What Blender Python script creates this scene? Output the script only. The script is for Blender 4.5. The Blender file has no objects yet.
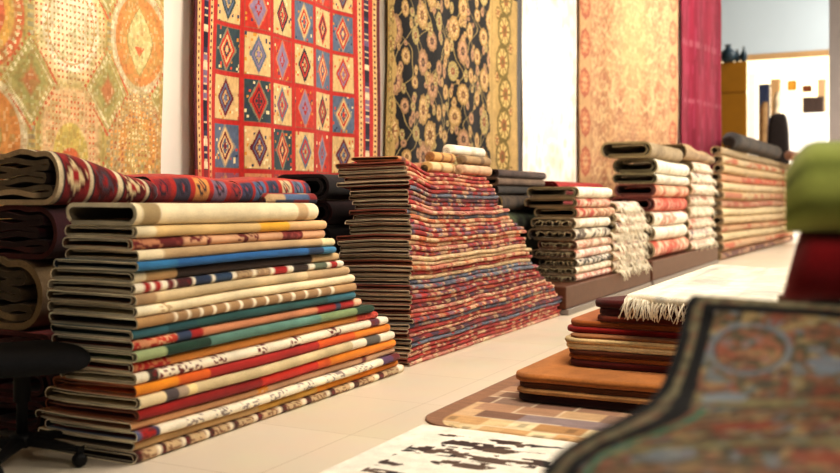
import bpy, math, random
import numpy as np
from mathutils import Vector

# ------------------------------------------------------------------ basics
scn = bpy.context.scene
col = scn.collection
F = 950.0; CX = 420.0; HV = 200.0; CAMH = 1.15
YAW = math.radians(26.8)
FW = np.array([-math.sin(YAW), math.cos(YAW)]); RT = np.array([math.cos(YAW), math.sin(YAW)])

def ray(u):                       # horizontal direction of an image column, depth 1
    return FW + RT * (u - CX) / F
def depth(x, y): return FW[0]*x + FW[1]*y
def y_on_x(u, X): r = ray(u); return X / r[0] * r[1]
def x_on_y(u, Y): r = ray(u); return Y / r[1] * r[0]
def z_at(v, x, y): return CAMH + (HV - v) * depth(x, y) / F
def ground(u, v, z=0.0):
    d = (CAMH - z) * F / (v - HV); p = ray(u) * d; return p[0], p[1]
def lat(u, v, d):                 # point at depth d
    p = ray(u) * d; return np.array([p[0], p[1], CAMH + (HV - v) * d / F])

def lin(c):
    c = np.asarray(c, float)
    return np.where(c <= 0.04045, c / 12.92, ((c + 0.055) / 1.055) ** 2.4)
def H(h):
    h = h.lstrip('#'); return lin([int(h[i:i+2], 16) / 255 for i in (0, 2, 4)])
def hx(*a): return [H(x) for x in a]

def _hash(ix, iy, s):
    n = (ix.astype(np.int64) * 374761393 + iy.astype(np.int64) * 668265263 + int(s) * 144665) & 0xffffffff
    n = ((n ^ (n >> 13)) * 1274126177) & 0xffffffff
    return ((n ^ (n >> 16)) & 0xffff) / 65535.0
def vn(x, y, s=0):                # smooth value noise 0..1
    x, y = np.broadcast_arrays(np.asarray(x, float), np.asarray(y, float))
    ix = np.floor(x); iy = np.floor(y); fx = x - ix; fy = y - iy
    fx = fx*fx*(3-2*fx); fy = fy*fy*(3-2*fy)
    a = _hash(ix, iy, s); b = _hash(ix+1, iy, s); c = _hash(ix, iy+1, s); d = _hash(ix+1, iy+1, s)
    return (a*(1-fx)+b*fx)*(1-fy) + (c*(1-fx)+d*fx)*fy
def wn(x, y, s=0):                # cell noise 0..1
    x, y = np.broadcast_arrays(np.asarray(x, float), np.asarray(y, float))
    return _hash(np.floor(x), np.floor(y), s)
def sm(a, b, x): t = np.clip((x-a)/(b-a), 0, 1); return t*t*(3-2*t)

def tag(o, label=None, cat=None, group=None, kind=None):
    if label: o['label'] = label
    if cat: o['category'] = cat
    if group: o['group'] = group
    if kind: o['kind'] = kind
    return o

ONES = ['', 'first', 'second', 'third', 'fourth', 'fifth', 'sixth', 'seventh', 'eighth', 'ninth', 'tenth', 'eleventh', 'twelfth', 'thirteenth',
        'fourteenth', 'fifteenth', 'sixteenth', 'seventeenth', 'eighteenth', 'nineteenth']
TENS = {2: 'twenty', 3: 'thirty', 4: 'forty', 5: 'fifty'}
TENO = {2: 'twentieth', 3: 'thirtieth', 4: 'fortieth', 5: 'fiftieth'}
def ordinal(n):
    if n < 20: return ONES[n]
    t, o = divmod(n, 10)
    return TENO[t] if o == 0 else TENS[t] + '-' + ONES[o]

# ------------------------------------------------------------------ materials
def new_mat(name):
    m = bpy.data.materials.new(name); m.use_nodes = True
    nt = m.node_tree; b = nt.nodes['Principled BSDF']
    return m, nt, b
def wool(name, grain=220.0, bump=0.35, var=0.22, rough=0.95, sheen=0.15):
    """woven yarn: knot colours carried by the mesh, broken up by procedural noise"""
    m, nt, b = new_mat(name); N = nt.nodes; L = nt.links
    at = N.new('ShaderNodeAttribute'); at.attribute_name = 'Col'
    tc = N.new('ShaderNodeTexCoord')
    nz = N.new('ShaderNodeTexNoise'); nz.inputs['Scale'].default_value = grain; nz.inputs['Detail'].default_value = 3
    n2 = N.new('ShaderNodeTexNoise'); n2.inputs['Scale'].default_value = 9; n2.inputs['Detail'].default_value = 4
    L.new(tc.outputs['Object'], nz.inputs['Vector']); L.new(tc.outputs['Object'], n2.inputs['Vector'])
    ad = N.new('ShaderNodeMath'); ad.operation = 'ADD'
    L.new(nz.outputs['Fac'], ad.inputs[0]); L.new(n2.outputs['Fac'], ad.inputs[1])
    mr = N.new('ShaderNodeMapRange'); mr.inputs['From Min'].default_value = 0.6; mr.inputs['From Max'].default_value = 1.4
    mr.inputs['To Min'].default_value = 1 - var; mr.inputs['To Max'].default_value = 1 + var
    L.new(ad.outputs[0], mr.inputs['Value'])
    vm = N.new('ShaderNodeVectorMath'); vm.operation = 'SCALE'
    L.new(at.outputs['Color'], vm.inputs[0]); L.new(mr.outputs[0], vm.inputs['Scale'])
    L.new(vm.outputs[0], b.inputs['Base Color'])
    bp = N.new('ShaderNodeBump'); bp.inputs['Strength'].default_value = bump; bp.inputs['Distance'].default_value = 0.004
    L.new(nz.outputs['Fac'], bp.inputs['Height']); L.new(bp.outputs[0], b.inputs['Normal'])
    b.inputs['Roughness'].default_value = rough
    b.inputs['Specular IOR Level'].default_value = 0.1
    b.inputs['Sheen Weight'].default_value = sheen; b.inputs['Sheen Roughness'].default_value = 0.6
    return m
def plain(name, c, rough=0.6, var=0.08, scale=6.0, metal=0.0, emit=0.0, spec=0.3):
    m, nt, b = new_mat(name); N = nt.nodes; L = nt.links
    tc = N.new('ShaderNodeTexCoord'); nz = N.new('ShaderNodeTexNoise'); nz.inputs['Scale'].default_value = scale; nz.inputs['Detail'].default_value = 5
    L.new(tc.outputs['Object'], nz.inputs['Vector'])
    cr = N.new('ShaderNodeValToRGB'); c = np.asarray(c)
    cr.color_ramp.elements[0].position = 0.3; cr.color_ramp.elements[1].position = 0.7
    cr.color_ramp.elements[0].color = (*np.clip(c*(1-var), 0, 1), 1); cr.color_ramp.elements[1].color = (*np.clip(c*(1+var), 0, 1), 1)
    L.new(nz.outputs['Fac'], cr.inputs[0]); L.new(cr.outputs[0], b.inputs['Base Color'])
    b.inputs['Roughness'].default_value = rough; b.inputs['Metallic'].default_value = metal; b.inputs['Specular IOR Level'].default_value = spec
    if emit:
        L.new(cr.outputs[0], b.inputs['Emission Color']); b.inputs['Emission Strength'].default_value = emit
    return m
M_WOOL = wool('woven_wool'); M_PILE = wool('pile_wool', 120, 0.6, 0.3); M_SILK = wool('fine_woven_wool', 300, 0.2, 0.14, 0.85, 0.1)
M_FRINGE = wool('cotton_fringe', 150, 0.2, 0.2)

# ------------------------------------------------------------------ mesh builders
def mesh_obj(name, V, faces, C=None, mats=(M_WOOL,), parent=None, loc=(0, 0, 0), rz=0.0, smooth=True, flat_from=None):
    me = bpy.data.meshes.new(name)
    me.from_pydata(np.asarray(V).tolist(), [], faces); me.update()
    for m in mats: me.materials.append(m)
    if C is not None:
        a = me.color_attributes.new('Col', 'FLOAT_COLOR', 'POINT')
        A = np.ones((len(V), 4), np.float32); A[:, :3] = np.clip(C, 0, 1); a.data.foreach_set('color', A.ravel())
    n = len(me.polygons); s = np.full(n, smooth)
    if flat_from is not None: s[flat_from:] = False
    me.polygons.foreach_set('use_smooth', s)
    o = bpy.data.objects.new(name, me); col.objects.link(o)
    o.location = loc; o.rotation_euler = (0, 0, rz)
    if parent: o.parent = parent
    return o
def grid_faces(n, m, wrap=False, off=0):
    f = []
    for i in range(n-1):
        for j in range(m if wrap else m-1):
            k = (j+1) % m
            f.append((off+i*m+j, off+(i+1)*m+j, off+(i+1)*m+k, off+i*m+k))
    return f

def centre_line(Hm, D, style, rng, few):
    """cross-section of a folded rug: points (q from the front fold backwards, z)"""
    P = []
    ns, na = (2, 7) if few else (5, 9)
    if style == 'double':
        t = max(0.0042, (0.145 if few else .125)*Hm); g = t*1.12
        ro = Hm/2 - t/2; zi0 = t/2 + g; zi1 = Hm - t/2 - g; ri = max((zi1-zi0)/2, 0.001)
        Dt = D - rng.uniform(0, .02); rb = ro*.96; Db = Dt - rb*1.05 - t
        for i in range(5): an = math.radians(-62 + 152*i/5); P.append((Dt - rb + rb*math.cos(an), Hm/2 + ro*math.sin(an)))
        for i in range(ns): P.append((Dt - rb + (ro+t - Dt + rb)*i/ns, Hm - t/2))
        for i in range(na): P.append((ro + t/2 - ro*math.sin(math.pi*i/(na-1)), Hm/2 + ro*math.cos(math.pi*i/(na-1))))
        for i in range(1, ns+1): P.append((ro+t + (Db-ro-t)*i/ns, t/2))
        nb = 3 if few else 5
        for i in range(1, nb): a = math.pi*i/nb; P.append((Db + g/2*math.sin(a)*1.2, t/2 + g/2*(1-math.cos(a))))
        q0 = rng.uniform(.6, 1.6)*t + t*1.6
        for i in range(ns+1): P.append((Db + (q0+ri - Db)*i/ns, zi0))
        nc = 4 if few else 7
        for i in range(1, nc): a = math.pi*i/nc; P.append((q0+ri - ri*math.sin(a), zi0 + ri*(1-math.cos(a))))
        for i in range(ns+1): P.append((q0+ri + (Db-t-q0-ri)*i/ns, zi1 - (zi1-zi0)*.3*(i/ns)**2*rng.random()))
    elif style == 'single':
        t = min(max(0.006, 0.2*Hm), .03); ro = Hm/2 - t/2
        Dt = D - rng.uniform(0, .02); rb = ro*.96; Db = Dt - rb*.8
        for i in range(5): an = math.radians(-50 + 140*i/5); P.append((Dt - rb + rb*math.cos(an), Hm/2 + ro*math.sin(an)))
        for i in range(ns): P.append((Dt - rb + (ro+t - Dt + rb)*i/ns, Hm - t/2))
        for i in range(na): P.append((ro + t/2 - ro*math.sin(math.pi*i/(na-1)), Hm/2 + ro*math.cos(math.pi*i/(na-1))))
        for i in range(1, ns+1): P.append((ro+t + (Db-ro-t)*i/ns, t/2))
    elif style == 'roll':           # loosely folded thick rug: wide loop with crumpled plies inside
        t = 0.10*Hm; ro = Hm/2 - t/2
        for i in range(7): P.append((D + (ro+t - D)*i/7, Hm - t/2 - .05*Hm*math.sin(i*1.1)))
        for i in range(13): P.append((ro + t/2 - ro*math.sin(math.pi*i/12), Hm/2 + ro*math.cos(math.pi*i/12)))
        for i in range(1, 7): P.append((ro+t + (D-ro-t)*i/6, t/2))
        for i in range(1, 6): a = math.pi*i/6; P.append((D + t*math.sin(a), t/2 + t*.65*(1-math.cos(a))))
        npl = 6; lv = np.linspace(t/2 + 1.5*t, Hm - t/2 - 1.5*t, npl); fr = ro*.75; bk = D-.02
        for j in range(npl):
            qa, qb = (bk, fr+ro*.5*(j % 3)/2) if j % 2 == 0 else (fr+ro*.5*((j-1) % 3)/2, bk)
            for i in range(9):
                u_ = i/8.0; P.append((qa+(qb-qa)*u_, lv[j] + .055*Hm*math.sin(u_*5+j*2.1)*math.sin(u_*math.pi)))
            if j < npl-1:
                sg = -1 if j % 2 == 0 else 1; r_ = (lv[j+1]-lv[j])/2
                for i in range(1, 4): a = math.pi*i/4; P.append((qb + sg*r_*1.6*math.sin(a), lv[j] + r_*(1-math.cos(a))))
    return np.array(P), t

def fold(name, label, cat, group, P0, rz, L, D, zb, zt, colf, style='double', N=40, seed=0, edge=None, inner=None,
         few=False, mat=None, q_off=None, round_end=0.05, jit=0.012, warp=None):
    """a folded rug: cross-section extruded along local x, depth along local y; zb/zt give its under and upper side along x"""
    rng = random.Random(seed)
    a = np.linspace(0, L, N)
    zb = zb(a) if callable(zb) else np.full(N, zb); zt = zt(a) if callable(zt) else np.full(N, zt)
    Hs = zt - zb; Hm = float(Hs.mean())
    Pc, t = centre_line(Hm, D, style, rng, few)
    T = np.gradient(Pc, axis=0); T /= np.linalg.norm(T, axis=1)[:, None] + 1e-9
    Nn = np.stack([T[:, 1], -T[:, 0]], 1)            # outward side
    if Nn[int(Pc[:, 1].argmax()), 1] < 0: Nn = -Nn
    out = Pc + Nn*t/2; inn = Pc - Nn*t/2
    ring = np.concatenate([out, inn[::-1]]); m = len(ring); k = len(Pc)
    q = np.repeat(ring[None, :, 0], N, 0); z = np.repeat(ring[None, :, 1], N, 0)/Hm
    qo = np.zeros(N) if q_off is None else q_off(a)
    if round_end:
        tt = np.clip((a - (L-round_end))/round_end, 0, 1); qo = qo + round_end*0.8*(1-np.sqrt(1-tt**2*.98))
        sq = 1 - .25*tt**2
    else: sq = np.ones(N)
    q = q + qo[:, None]
    zz = zb[:, None] + (0.5 + (z-.5)*sq[:, None])*Hs[:, None]
    s_idx = np.concatenate([np.linspace(0, 1, k), np.linspace(1, 0, k)])
    ends = jit*(vn(s_idx*7, np.zeros(m)+seed, seed+5)-.3)
    aa = a[:, None] + np.where(np.arange(N)[:, None] == 0, ends[None, :], 0) - np.where(np.arange(N)[:, None] == N-1, np.abs(ends)[None, :], 0)
    zbase = float(zb.min())
    if warp is not None: aa, q, zz = warp(aa, q, zz)
    V = np.stack([aa, q, zz - zbase], -1).reshape(-1, 3)
    A2 = np.repeat(a[:, None], m, 1); Z2 = np.repeat(ring[None, :, 1]/Hm, N, 0); Q2 = q
    C = np.asarray(colf(A2, Q2, Z2), float).reshape(N, m, 3).copy()
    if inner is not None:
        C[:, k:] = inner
    faces = grid_faces(N, m, True)
    nb = len(faces)
    V0 = V[:m]; V1 = V[(N-1)*m:]; o0 = N*m; o1 = N*m + m
    caps = []
    for j in range(k-1):
        caps.append((o0+j, o0+j+1, o0+m-2-j, o0+m-1-j)); caps.append((o1+j, o1+m-1-j, o1+m-2-j, o1+j+1))
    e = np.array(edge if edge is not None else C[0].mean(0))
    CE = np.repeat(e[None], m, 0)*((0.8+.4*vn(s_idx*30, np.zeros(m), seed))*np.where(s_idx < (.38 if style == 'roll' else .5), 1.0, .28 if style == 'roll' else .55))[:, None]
    V = np.concatenate([V, V0, V1]); C = np.concatenate([C.reshape(-1, 3), CE, CE])
    o = mesh_obj(name, V, faces + caps, C, (mat or M_WOOL,), None, (P0[0], P0[1], P0[2]+zbase), rz, True, nb)
    return tag(o, label, cat, group)

def fringe(parent, pts, direction, n, length, c, seed=0, label=None, width=.006):
    """a row of loose cotton tassels along the polyline pts (parent-local), hanging out along direction and down"""
    rng = random.Random(seed); pts = np.asarray(pts, float); V = []; Fc = []; C = []
    d = np.asarray(direction, float); d /= np.linalg.norm(d)
    side = pts[-1]-pts[0]; side = side/np.linalg.norm(side)
    for i in range(n):
        t = (i+rng.random())/n*(len(pts)-1); k = min(int(t), len(pts)-2); p = pts[k]+(pts[k+1]-pts[k])*(t-k)
        ln = length*rng.uniform(.6, 1.15); sw = rng.uniform(-.5, .5)*ln; out = rng.uniform(.35, .8)
        b = len(V); cc = np.asarray(c)*rng.uniform(.75, 1.1); w = width*rng.uniform(.7, 1.3)
        for s in range(4):
            f = s/3.0
            c0 = p + d*(.002+ln*out*math.sin(f*1.4)) + side*sw*f*f + np.array([0, 0, -ln*f*f*.9])
            ww = w*(1-.5*f)
            V.append(c0-side*ww); V.append(c0+side*ww); V.append(c0+d*ww+np.array([0, 0, ww])); C += [cc]*3
        for s in range(3):
            for e in range(3):
                g = (e+1) % 3; Fc.append((b+s*3+e, b+s*3+g, b+s*3+3+g, b+s*3+3+e))
        Fc.append((b+9, b+10, b+11))
    b = len(V)
    for p in pts:
        for dz, dd in ((.004, -.003), (.004, .006), (-.005, .006), (-.005, -.003)): V.append(p+d*dd+np.array([0, 0, dz])); C.append(np.asarray(c)*.9)
    Fc += grid_faces(len(pts), 4, True, b)
    o = mesh_obj('fringe', V, Fc, np.array(C), (M_FRINGE,), parent)
    if label: o['label'] = label
    return o

def rolled(name, label, cat, group, P0, rz, L, R, colf, N=24, turns=3.2, seed=0, squash=.85, mat=None, bulge=.6, taper=None, droop=None, edge=None):
    """a rolled rug: spiral cloth around local x, lying on z=0"""
    k = 22*int(math.ceil(turns))
    th = np.linspace(0, turns*2*math.pi, k); r = R*(.12+.88*(th/th[-1])); t = R*.75/turns
    phi = th - th[-1] - math.pi/2*.6
    ox = np.stack([np.cos(phi)*r, np.sin(phi)*r*squash], 1); ix = np.stack([np.cos(phi)*(r-t*.62), np.sin(phi)*(r-t*.62)*squash], 1)
    ring = np.concatenate([ox, ix[::-1]]); m = len(ring)
    a = np.linspace(0, L, N); f = np.ones(N)
    rl = R*bulge
    f = np.where(a < rl, np.sqrt(np.clip(1-((rl-a)/rl)**2*.55, 0, 1)), f); f = np.where(a > L-rl, np.sqrt(np.clip(1-((a-L+rl)/rl)**2*.55, 0, 1)), f)
    if taper is not None: f = f*(1+(taper-1)*a/L)
    rad = np.concatenate([th/th[-1], th[::-1]/th[-1]])
    tip = R*.25*(1-rad)*(0)
    V = np.stack([np.repeat(a[:, None], m, 1), ring[None, :, 0]*f[:, None], ring[None, :, 1]*f[:, None]+R*squash*f[:, None]], -1)
    V[:, :, 2] = np.maximum(V[:, :, 2], .07*R) - .07*R
    if droop is not None: V[:, :, 2] += droop(a)[:, None]
    A2 = np.repeat(a[:, None], m, 1); TH = np.repeat(np.concatenate([phi, phi[::-1]])[None], N, 0)
    C = np.asarray(colf(A2, TH, TH*0), float).reshape(-1, 3)
    V = V.reshape(-1, 3); faces = grid_faces(N, m, True); nb = len(faces)
    o0 = N*m; o1 = o0+m; caps = []
    for j in range(k-1):
        caps.append((o0+j, o0+j+1, o0+m-2-j, o0+m-1-j)); caps.append((o1+j, o1+m-1-j, o1+m-2-j, o1+j+1))
    e = np.repeat((np.array(edge) if edge is not None else C.mean(0)*.9)[None], m, 0)
    o = mesh_obj(name, np.concatenate([V, V[:m], V[(N-1)*m:]]), faces+caps, np.concatenate([C, e, e]), (mat or M_WOOL,), None, P0, rz, True, nb)
    return tag(o, label, cat, group)

def box_v(x0, x1, y0, y1, z0, z1, bev=.0):
    return (x0, x1, y0, y1, z0, z1, bev)
def boxes(name, bl, mat, parent=None, loc=(0, 0, 0), rz=0, bevel=.004):
    V = []; Fc = []
    for (x0, x1, y0, y1, z0, z1) in bl:
        b = len(V)
        V += [(x0, y0, z0), (x1, y0, z0), (x1, y1, z0), (x0, y1, z0), (x0, y0, z1), (x1, y0, z1), (x1, y1, z1), (x0, y1, z1)]
        Fc += [tuple(b+i for i in f) for f in ((0, 3, 2, 1), (4, 5, 6, 7), (0, 1, 5, 4), (1, 2, 6, 5), (2, 3, 7, 6), (3, 0, 4, 7))]
    o = mesh_obj(name, V, Fc, None, (mat,), parent, loc, rz, False)
    if bevel:
        m = o.modifiers.new('bevel', 'BEVEL'); m.width = bevel; m.segments = 2; m.limit_method = 'ANGLE'
    return o
def lathe(name, prof, mat, parent=None, loc=(0, 0, 0), n=28, sx=1, sy=1):
    V = []; 
    for (r, z) in prof:
        for i in range(n):
            a = 2*math.pi*i/n; V.append((r*math.cos(a)*sx, r*math.sin(a)*sy, z))
    Fc = grid_faces(len(prof), n, True)
    Fc = [tuple(reversed(f)) for f in Fc]
    Fc.append(tuple(range(n-1, -1, -1))); Fc.append(tuple((len(prof)-1)*n+i for i in range(n)))
    return mesh_obj(name, V, Fc, None, (mat,), parent, loc, 0, True)
def empty(name, loc, rz=0, **k):
    o = bpy.data.objects.new(name, None); col.objects.link(o); o.location = loc; o.rotation_euler = (0, 0, rz); return o

# ------------------------------------------------------------------ setting
def floor_mat():
    m, nt, b = new_mat('cream_tiles'); N = nt.nodes; L = nt.links
    tc = N.new('ShaderNodeTexCoord')
    br = N.new('ShaderNodeTexBrick'); br.offset = 0; br.squash = 1
    br.inputs['Scale'].default_value = 1; br.inputs['Brick Width'].default_value = .8; br.inputs['Row Height'].default_value = .8
    br.inputs['Mortar Size'].default_value = .003; br.inputs['Mortar Smooth'].default_value = .4
    br.inputs['Color1'].default_value = (*H('#e6dac6'), 1); br.inputs['Color2'].default_value = (*H('#e0d3be'), 1); br.inputs['Mortar'].default_value = (*H('#c2b39c'), 1)
    L.new(tc.outputs['Object'], br.inputs['Vector'])
    nz = N.new('ShaderNodeTexNoise'); nz.inputs['Scale'].default_value = 2.5; nz.inputs['Detail'].default_value = 6
    L.new(tc.outputs['Object'], nz.inputs['Vector'])
    mx = N.new('ShaderNodeMix'); mx.data_type = 'RGBA'; mx.blend_type = 'MULTIPLY'; mx.inputs['Factor'].default_value = .12
    L.new(br.outputs['Color'], mx.inputs[6]); L.new(nz.outputs['Color'], mx.inputs[7]); L.new(mx.outputs[2], b.inputs['Base Color'])
    mr = N.new('ShaderNodeMapRange'); mr.inputs['To Min'].default_value = .22; mr.inputs['To Max'].default_value = .42
    L.new(nz.outputs['Fac'], mr.inputs['Value']); L.new(mr.outputs[0], b.inputs['Roughness'])
    b.inputs['Specular IOR Level'].default_value = .35
    return m
def slab(name, V, mat, thick=.1):
    n = len(V)//2
    return None
M_FLOOR = floor_mat()
M_WALL = plain('white_plaster', H('#f2ebdf'), .8, .03, 3)
M_DARKSTRIP = plain('dark_grey_strip', H('#4a4a4c'), .7, .06, 3)
M_FAR = plain('pale_grey_panel', H('#c3d0d8'), .7, .03, .5)
tag(boxes('floor', [(-16, 9, -1.5, 46, -.1, 0)], M_FLOOR, bevel=0), kind='structure')
WX = -4.5
WT = .03                                    # gap between wall face and hung rugs
BEND = 14.4; ANG = math.radians(12)
WALLX = WX-.085
tag(boxes('wall_left', [(WALLX-.25, WALLX, 1.5, BEND, 0, 5.2)], M_WALL, bevel=0), kind='structure')
tag(boxes('wall_angled', [(.0, 5.97, 0, .25, 0, 6.2)], M_WALL, None, (WALLX, BEND, 0), math.pi/2-ANG, bevel=0), kind='structure')

# ------------------------------------------------------------------ hanging rugs
def hang(name, label, Y0, Y1, z0, z1, paint, nu, nv, seed, wave=.02, origin=None, ang=0.0, mat=None, off=.05, edge_col=None, hem=None):
    """a rug hung on the wall; s runs along the wall, z up; paint(s, z) gives knot colours"""
    W = Y1-Y0
    s = np.linspace(0, W, nu); z = np.linspace(z0, z1, nv)
    S, Z = np.meshgrid(s, z, indexing='ij')
    ph = seed*1.7
    depth_ = wave*(np.sin(S*4.3+ph)+.6*np.sin(S*9.1+ph*2)+.4*(vn(S*3, Z*.6, seed)-.5)*2)*(.5+.5*sm(z1, z0, Z)) + wave*1.9
    edge_w = .012*np.sin(Z*3.1+seed)*(S/W-.5)*2
    X = S + edge_w
    V = np.stack([X, -(off+depth_), Z - z0], -1).reshape(-1, 3)
    C = np.asarray(paint(S, Z)).reshape(-1, 3)
    f = grid_faces(nu, nv)
    o = mesh_obj(name, V, f, C, (mat or M_SILK,), None, (0, 0, 0))
    md = o.modifiers.new('thickness', 'SOLIDIFY'); md.thickness = .008; md.offset = 1
    if origin is None: o.location = (WX-.083, Y0, z0); o.rotation_euler = (0, 0, math.pi/2)
    else: o.location = (origin[0]-.083+math.sin(ang)*Y0, origin[1]+math.cos(ang)*Y0, z0); o.rotation_euler = (0, 0, math.pi/2-ang)
    return tag(o, label, 'rug', 'rugs hung along the wall')

def mixc(C, mask, c):
    c = np.asarray(c, float); mask = np.clip(mask, 0, 1)[..., None]
    return C*(1-mask) + c*mask
def pick(cols, n):                 # n in 0..1 -> palette colour
    cols = np.asarray(cols); i = np.clip((n*len(cols)).astype(int), 0, len(cols)-1); return cols[i]

YK0, YK1 = y_on_x(190, WX), y_on_x(376, WX)
YR1 = y_on_x(163, WX); YB0, YB1 = y_on_x(388, WX), y_on_x(516, WX)

def paint_medallion(S, Z):
    Y = S + (YR1-2.35)
    base = H('#c9b079')
    C = np.ones(S.shape+(3,))*base
    C = mixc(C, vn(S*3, Z*3, 3)*.7, H('#a89a58'))
    pal = hx('#dcc48c', '#c8603a', '#e0a860', '#8f9160', '#efe0b4', '#d8894c', '#b8a568')
    C = mixc(C, .55*(wn(S/.022, Z/.026, 11) > .25), 0*base) if False else C
    dots = ((np.mod(S, .04)-.02)**2 + (np.mod(Z, .046)-.023)**2 < .013**2)
    dc = pick(hx('#c2452c', '#d8743a', '#8f8a56', '#d49248'), wn(S/.04, Z/.046, 4))
    reg = vn(S*1.8+5, Z*1.8, 9)
    C = np.where((dots & (reg > .36))[..., None], dc, C)
    # vertical pilaster stripes
    for i in range(-2, 4):
        yc = 3.87+.61*i
        d = np.abs(Y-yc); C = mixc(C, sm(.07, .05, d)*.8, H('#b9a05c')); C = mixc(C, (np.abs(d-.045) < .008)*.8, H('#9a8f4e'))
        C = np.where(((d < .02) & (np.mod(Z, .05) < .026))[..., None], H('#8f8a6c'), C)
    def ell(yc, zc, a, b): return np.sqrt(((Y-yc)/a)**2 + ((Z-zc)/b)**2)
    kinds = {(-2, 0): 1, (-1, 0): 0, (0, 0): 1, (1, 0): 2, (2, 0): 0, (-2, 1): 0, (-1, 1): 2, (0, 1): 3, (1, 1): 4, (2, 1): 3}
    for row, zc in ((0, 2.2), (1, 1.50), (-1, 2.95)):
        for i in range(-2, 3):
            yc = 4.17+.61*i; e = ell(yc, zc, .25, .31)
            kd = kinds.get((i, row), (i+row) % 3)
            if kd == 0:      # red ring
                C = mixc(C, sm(1.1, 1.05, e), H('#cf5a3a')); C = mixc(C, sm(.85, .8, e), H('#d9a24f')); ring = (np.abs(e-.95) < .05) & (np.mod(np.arctan2(Z-zc, Y-yc)*6, 1) < .5)
                C = np.where(ring[..., None], H('#efdcb0'), C); C = mixc(C, sm(.62, .58, e), H('#c8503a')); C = mixc(C, sm(.4, .36, e), H('#e8d6a0'))
            elif kd == 1:    # white dotted
                C = mixc(C, sm(1.18, 1.05, e), H('#e6cfa0')); C = mixc(C, sm(.95, .85, e), H('#f6ecd2')); C = mixc(C, sm(.72, .66, e)*sm(.0, .8, (2.45-Z)), H('#efd59a'))
                dd = ((np.mod(Y-yc+.014, .033)-.016)**2+(np.mod(Z-zc, .037)-.018)**2 < .0085**2) & (e < 1.12)
                C = np.where(dd[..., None], pick(hx('#d0623a', '#c88a3e', '#b4543c', '#a09a60'), wn(Y/.033, Z/.037, 3)), C)
                C = mixc(C, (np.abs(e-.74) < .022)*.7, H('#c98b4a'))
            elif kd == 2:    # orange ring with pale almond core
                C = mixc(C, sm(1.16, 1.12, e), H('#c4b190')); sc = np.mod(np.arctan2(Z-zc, Y-yc)*9/math.pi, 1)
                C = np.where(((np.abs(e-1.08) < .05) & (sc < .55))[..., None], H('#ded0b0'), C)
                C = mixc(C, sm(.98, .94, e), H('#cb7c3c')); C = mixc(C, sm(.8, .76, e), H('#d58b48'))
                al = np.abs(Y-yc)/.125 + (np.abs(Z-zc)/.225)**1.7; C = mixc(C, sm(1.0, .95, al), H('#d2c489')); C = mixc(C, (np.abs(al-1) < .05)*.8, H('#9c8a4c'))
                hh = ((np.abs(np.abs(Y-yc)-.02) < .026) & (np.abs(Y-yc) < (Z-(zc-.1))*.9) & (Z < zc-.035))
                C = np.where(hh[..., None], H('#d8552f'), C); C = mixc(C, sm(.09, .05, np.abs(Y-yc))*sm(zc, zc+.03, Z)*sm(zc+.12, zc+.05, Z)*.6, H('#e3a06c'))
            elif kd == 3:    # pink field with green arch
                C = mixc(C, sm(1.15, 1.0, np.maximum(np.abs(Y-yc)/.21, np.abs(Z-zc)/.3)), H('#d8b488'))
                C = mixc(C, sm(.75, .7, ell(yc, zc-.1, .2, .3)), H('#c9b35c')); C = mixc(C, sm(.45, .4, ell(yc, zc-.12, .2, .2)), H('#d0502c'))
                dd = (np.mod(Y-yc, .03) < .011) & (np.mod(Z, .034) < .013) & (ell(yc, zc-.1, .2, .3) > .8)
                C = np.where((dd & (np.abs(Y-yc) < .2) & (np.abs(Z-zc) < .3))[..., None], H('#cf5f3a'), C)
            else:            # grey and orange dotted dome
                C = mixc(C, sm(1.2, 1.1, e)*.9, H('#b5956a')); C = mixc(C, sm(.82, .76, e), H('#c98a44')); C = mixc(C, sm(.55, .5, e), H('#b99a5a'))
                dd = (np.hypot(np.mod(Y-yc, .036)-.018, np.mod(Z-zc, .036)-.018) < .0115) & (e < 1.2)
                C = np.where(dd[..., None], pick(hx('#8c8672', '#dc9a50', '#e8d3a0', '#a0502c'), wn(Y/.036, Z/.036, 8)), C)
    for row, zc in ((0, 1.84), (1, 1.15), (-1, 2.58)):
        for i in range(-2, 4):
            yc = 3.865+.605*i; dm = np.abs(Y-yc)/.135 + np.abs(Z-zc)/.2
            C = mixc(C, sm(1.3, 1.25, dm)*.8, H('#a09a60')); ck = np.mod((Y-yc)*22+(Z-zc)*17, 1) < .5
            C = np.where(((np.abs(dm-1.12) < .1) & ck)[..., None], H('#d9cfa6'), C)
            C = np.where(((np.abs(dm-1.4) < .08) & ck)[..., None], H('#c24a30'), C)
            C = mixc(C, sm(.85, .8, dm)*.8, H('#8a8a50')); C = mixc(C, sm(.6, .3, dm)*.85, H('#b5603e'))
    C = mixc(C, (np.abs(S-2.33) < .012)*.7, H('#b98a4a'))
    C = C*.8+H('#d3bd88')*.2
    kn = wn(S/.017, Z/.019, 77)
    C = mixc(C, (kn > .8)*.28, H('#a8683c')); C = mixc(C, (kn < .14)*.25, H('#efe2b8'))
    C = mixc(C, (vn(S*22, Z*22, 5) > .66)*.4, H('#a3935a'))
    return C*(0.84+.3*vn(S*60, Z*60, 2))[..., None]
hang('hanging_rug', 'cream, olive and orange rug with round medallions hung at the far left of the wall', YR1-2.35, YR1, 1.02, 3.15, paint_medallion, 330, 300, 1, .022)

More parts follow.
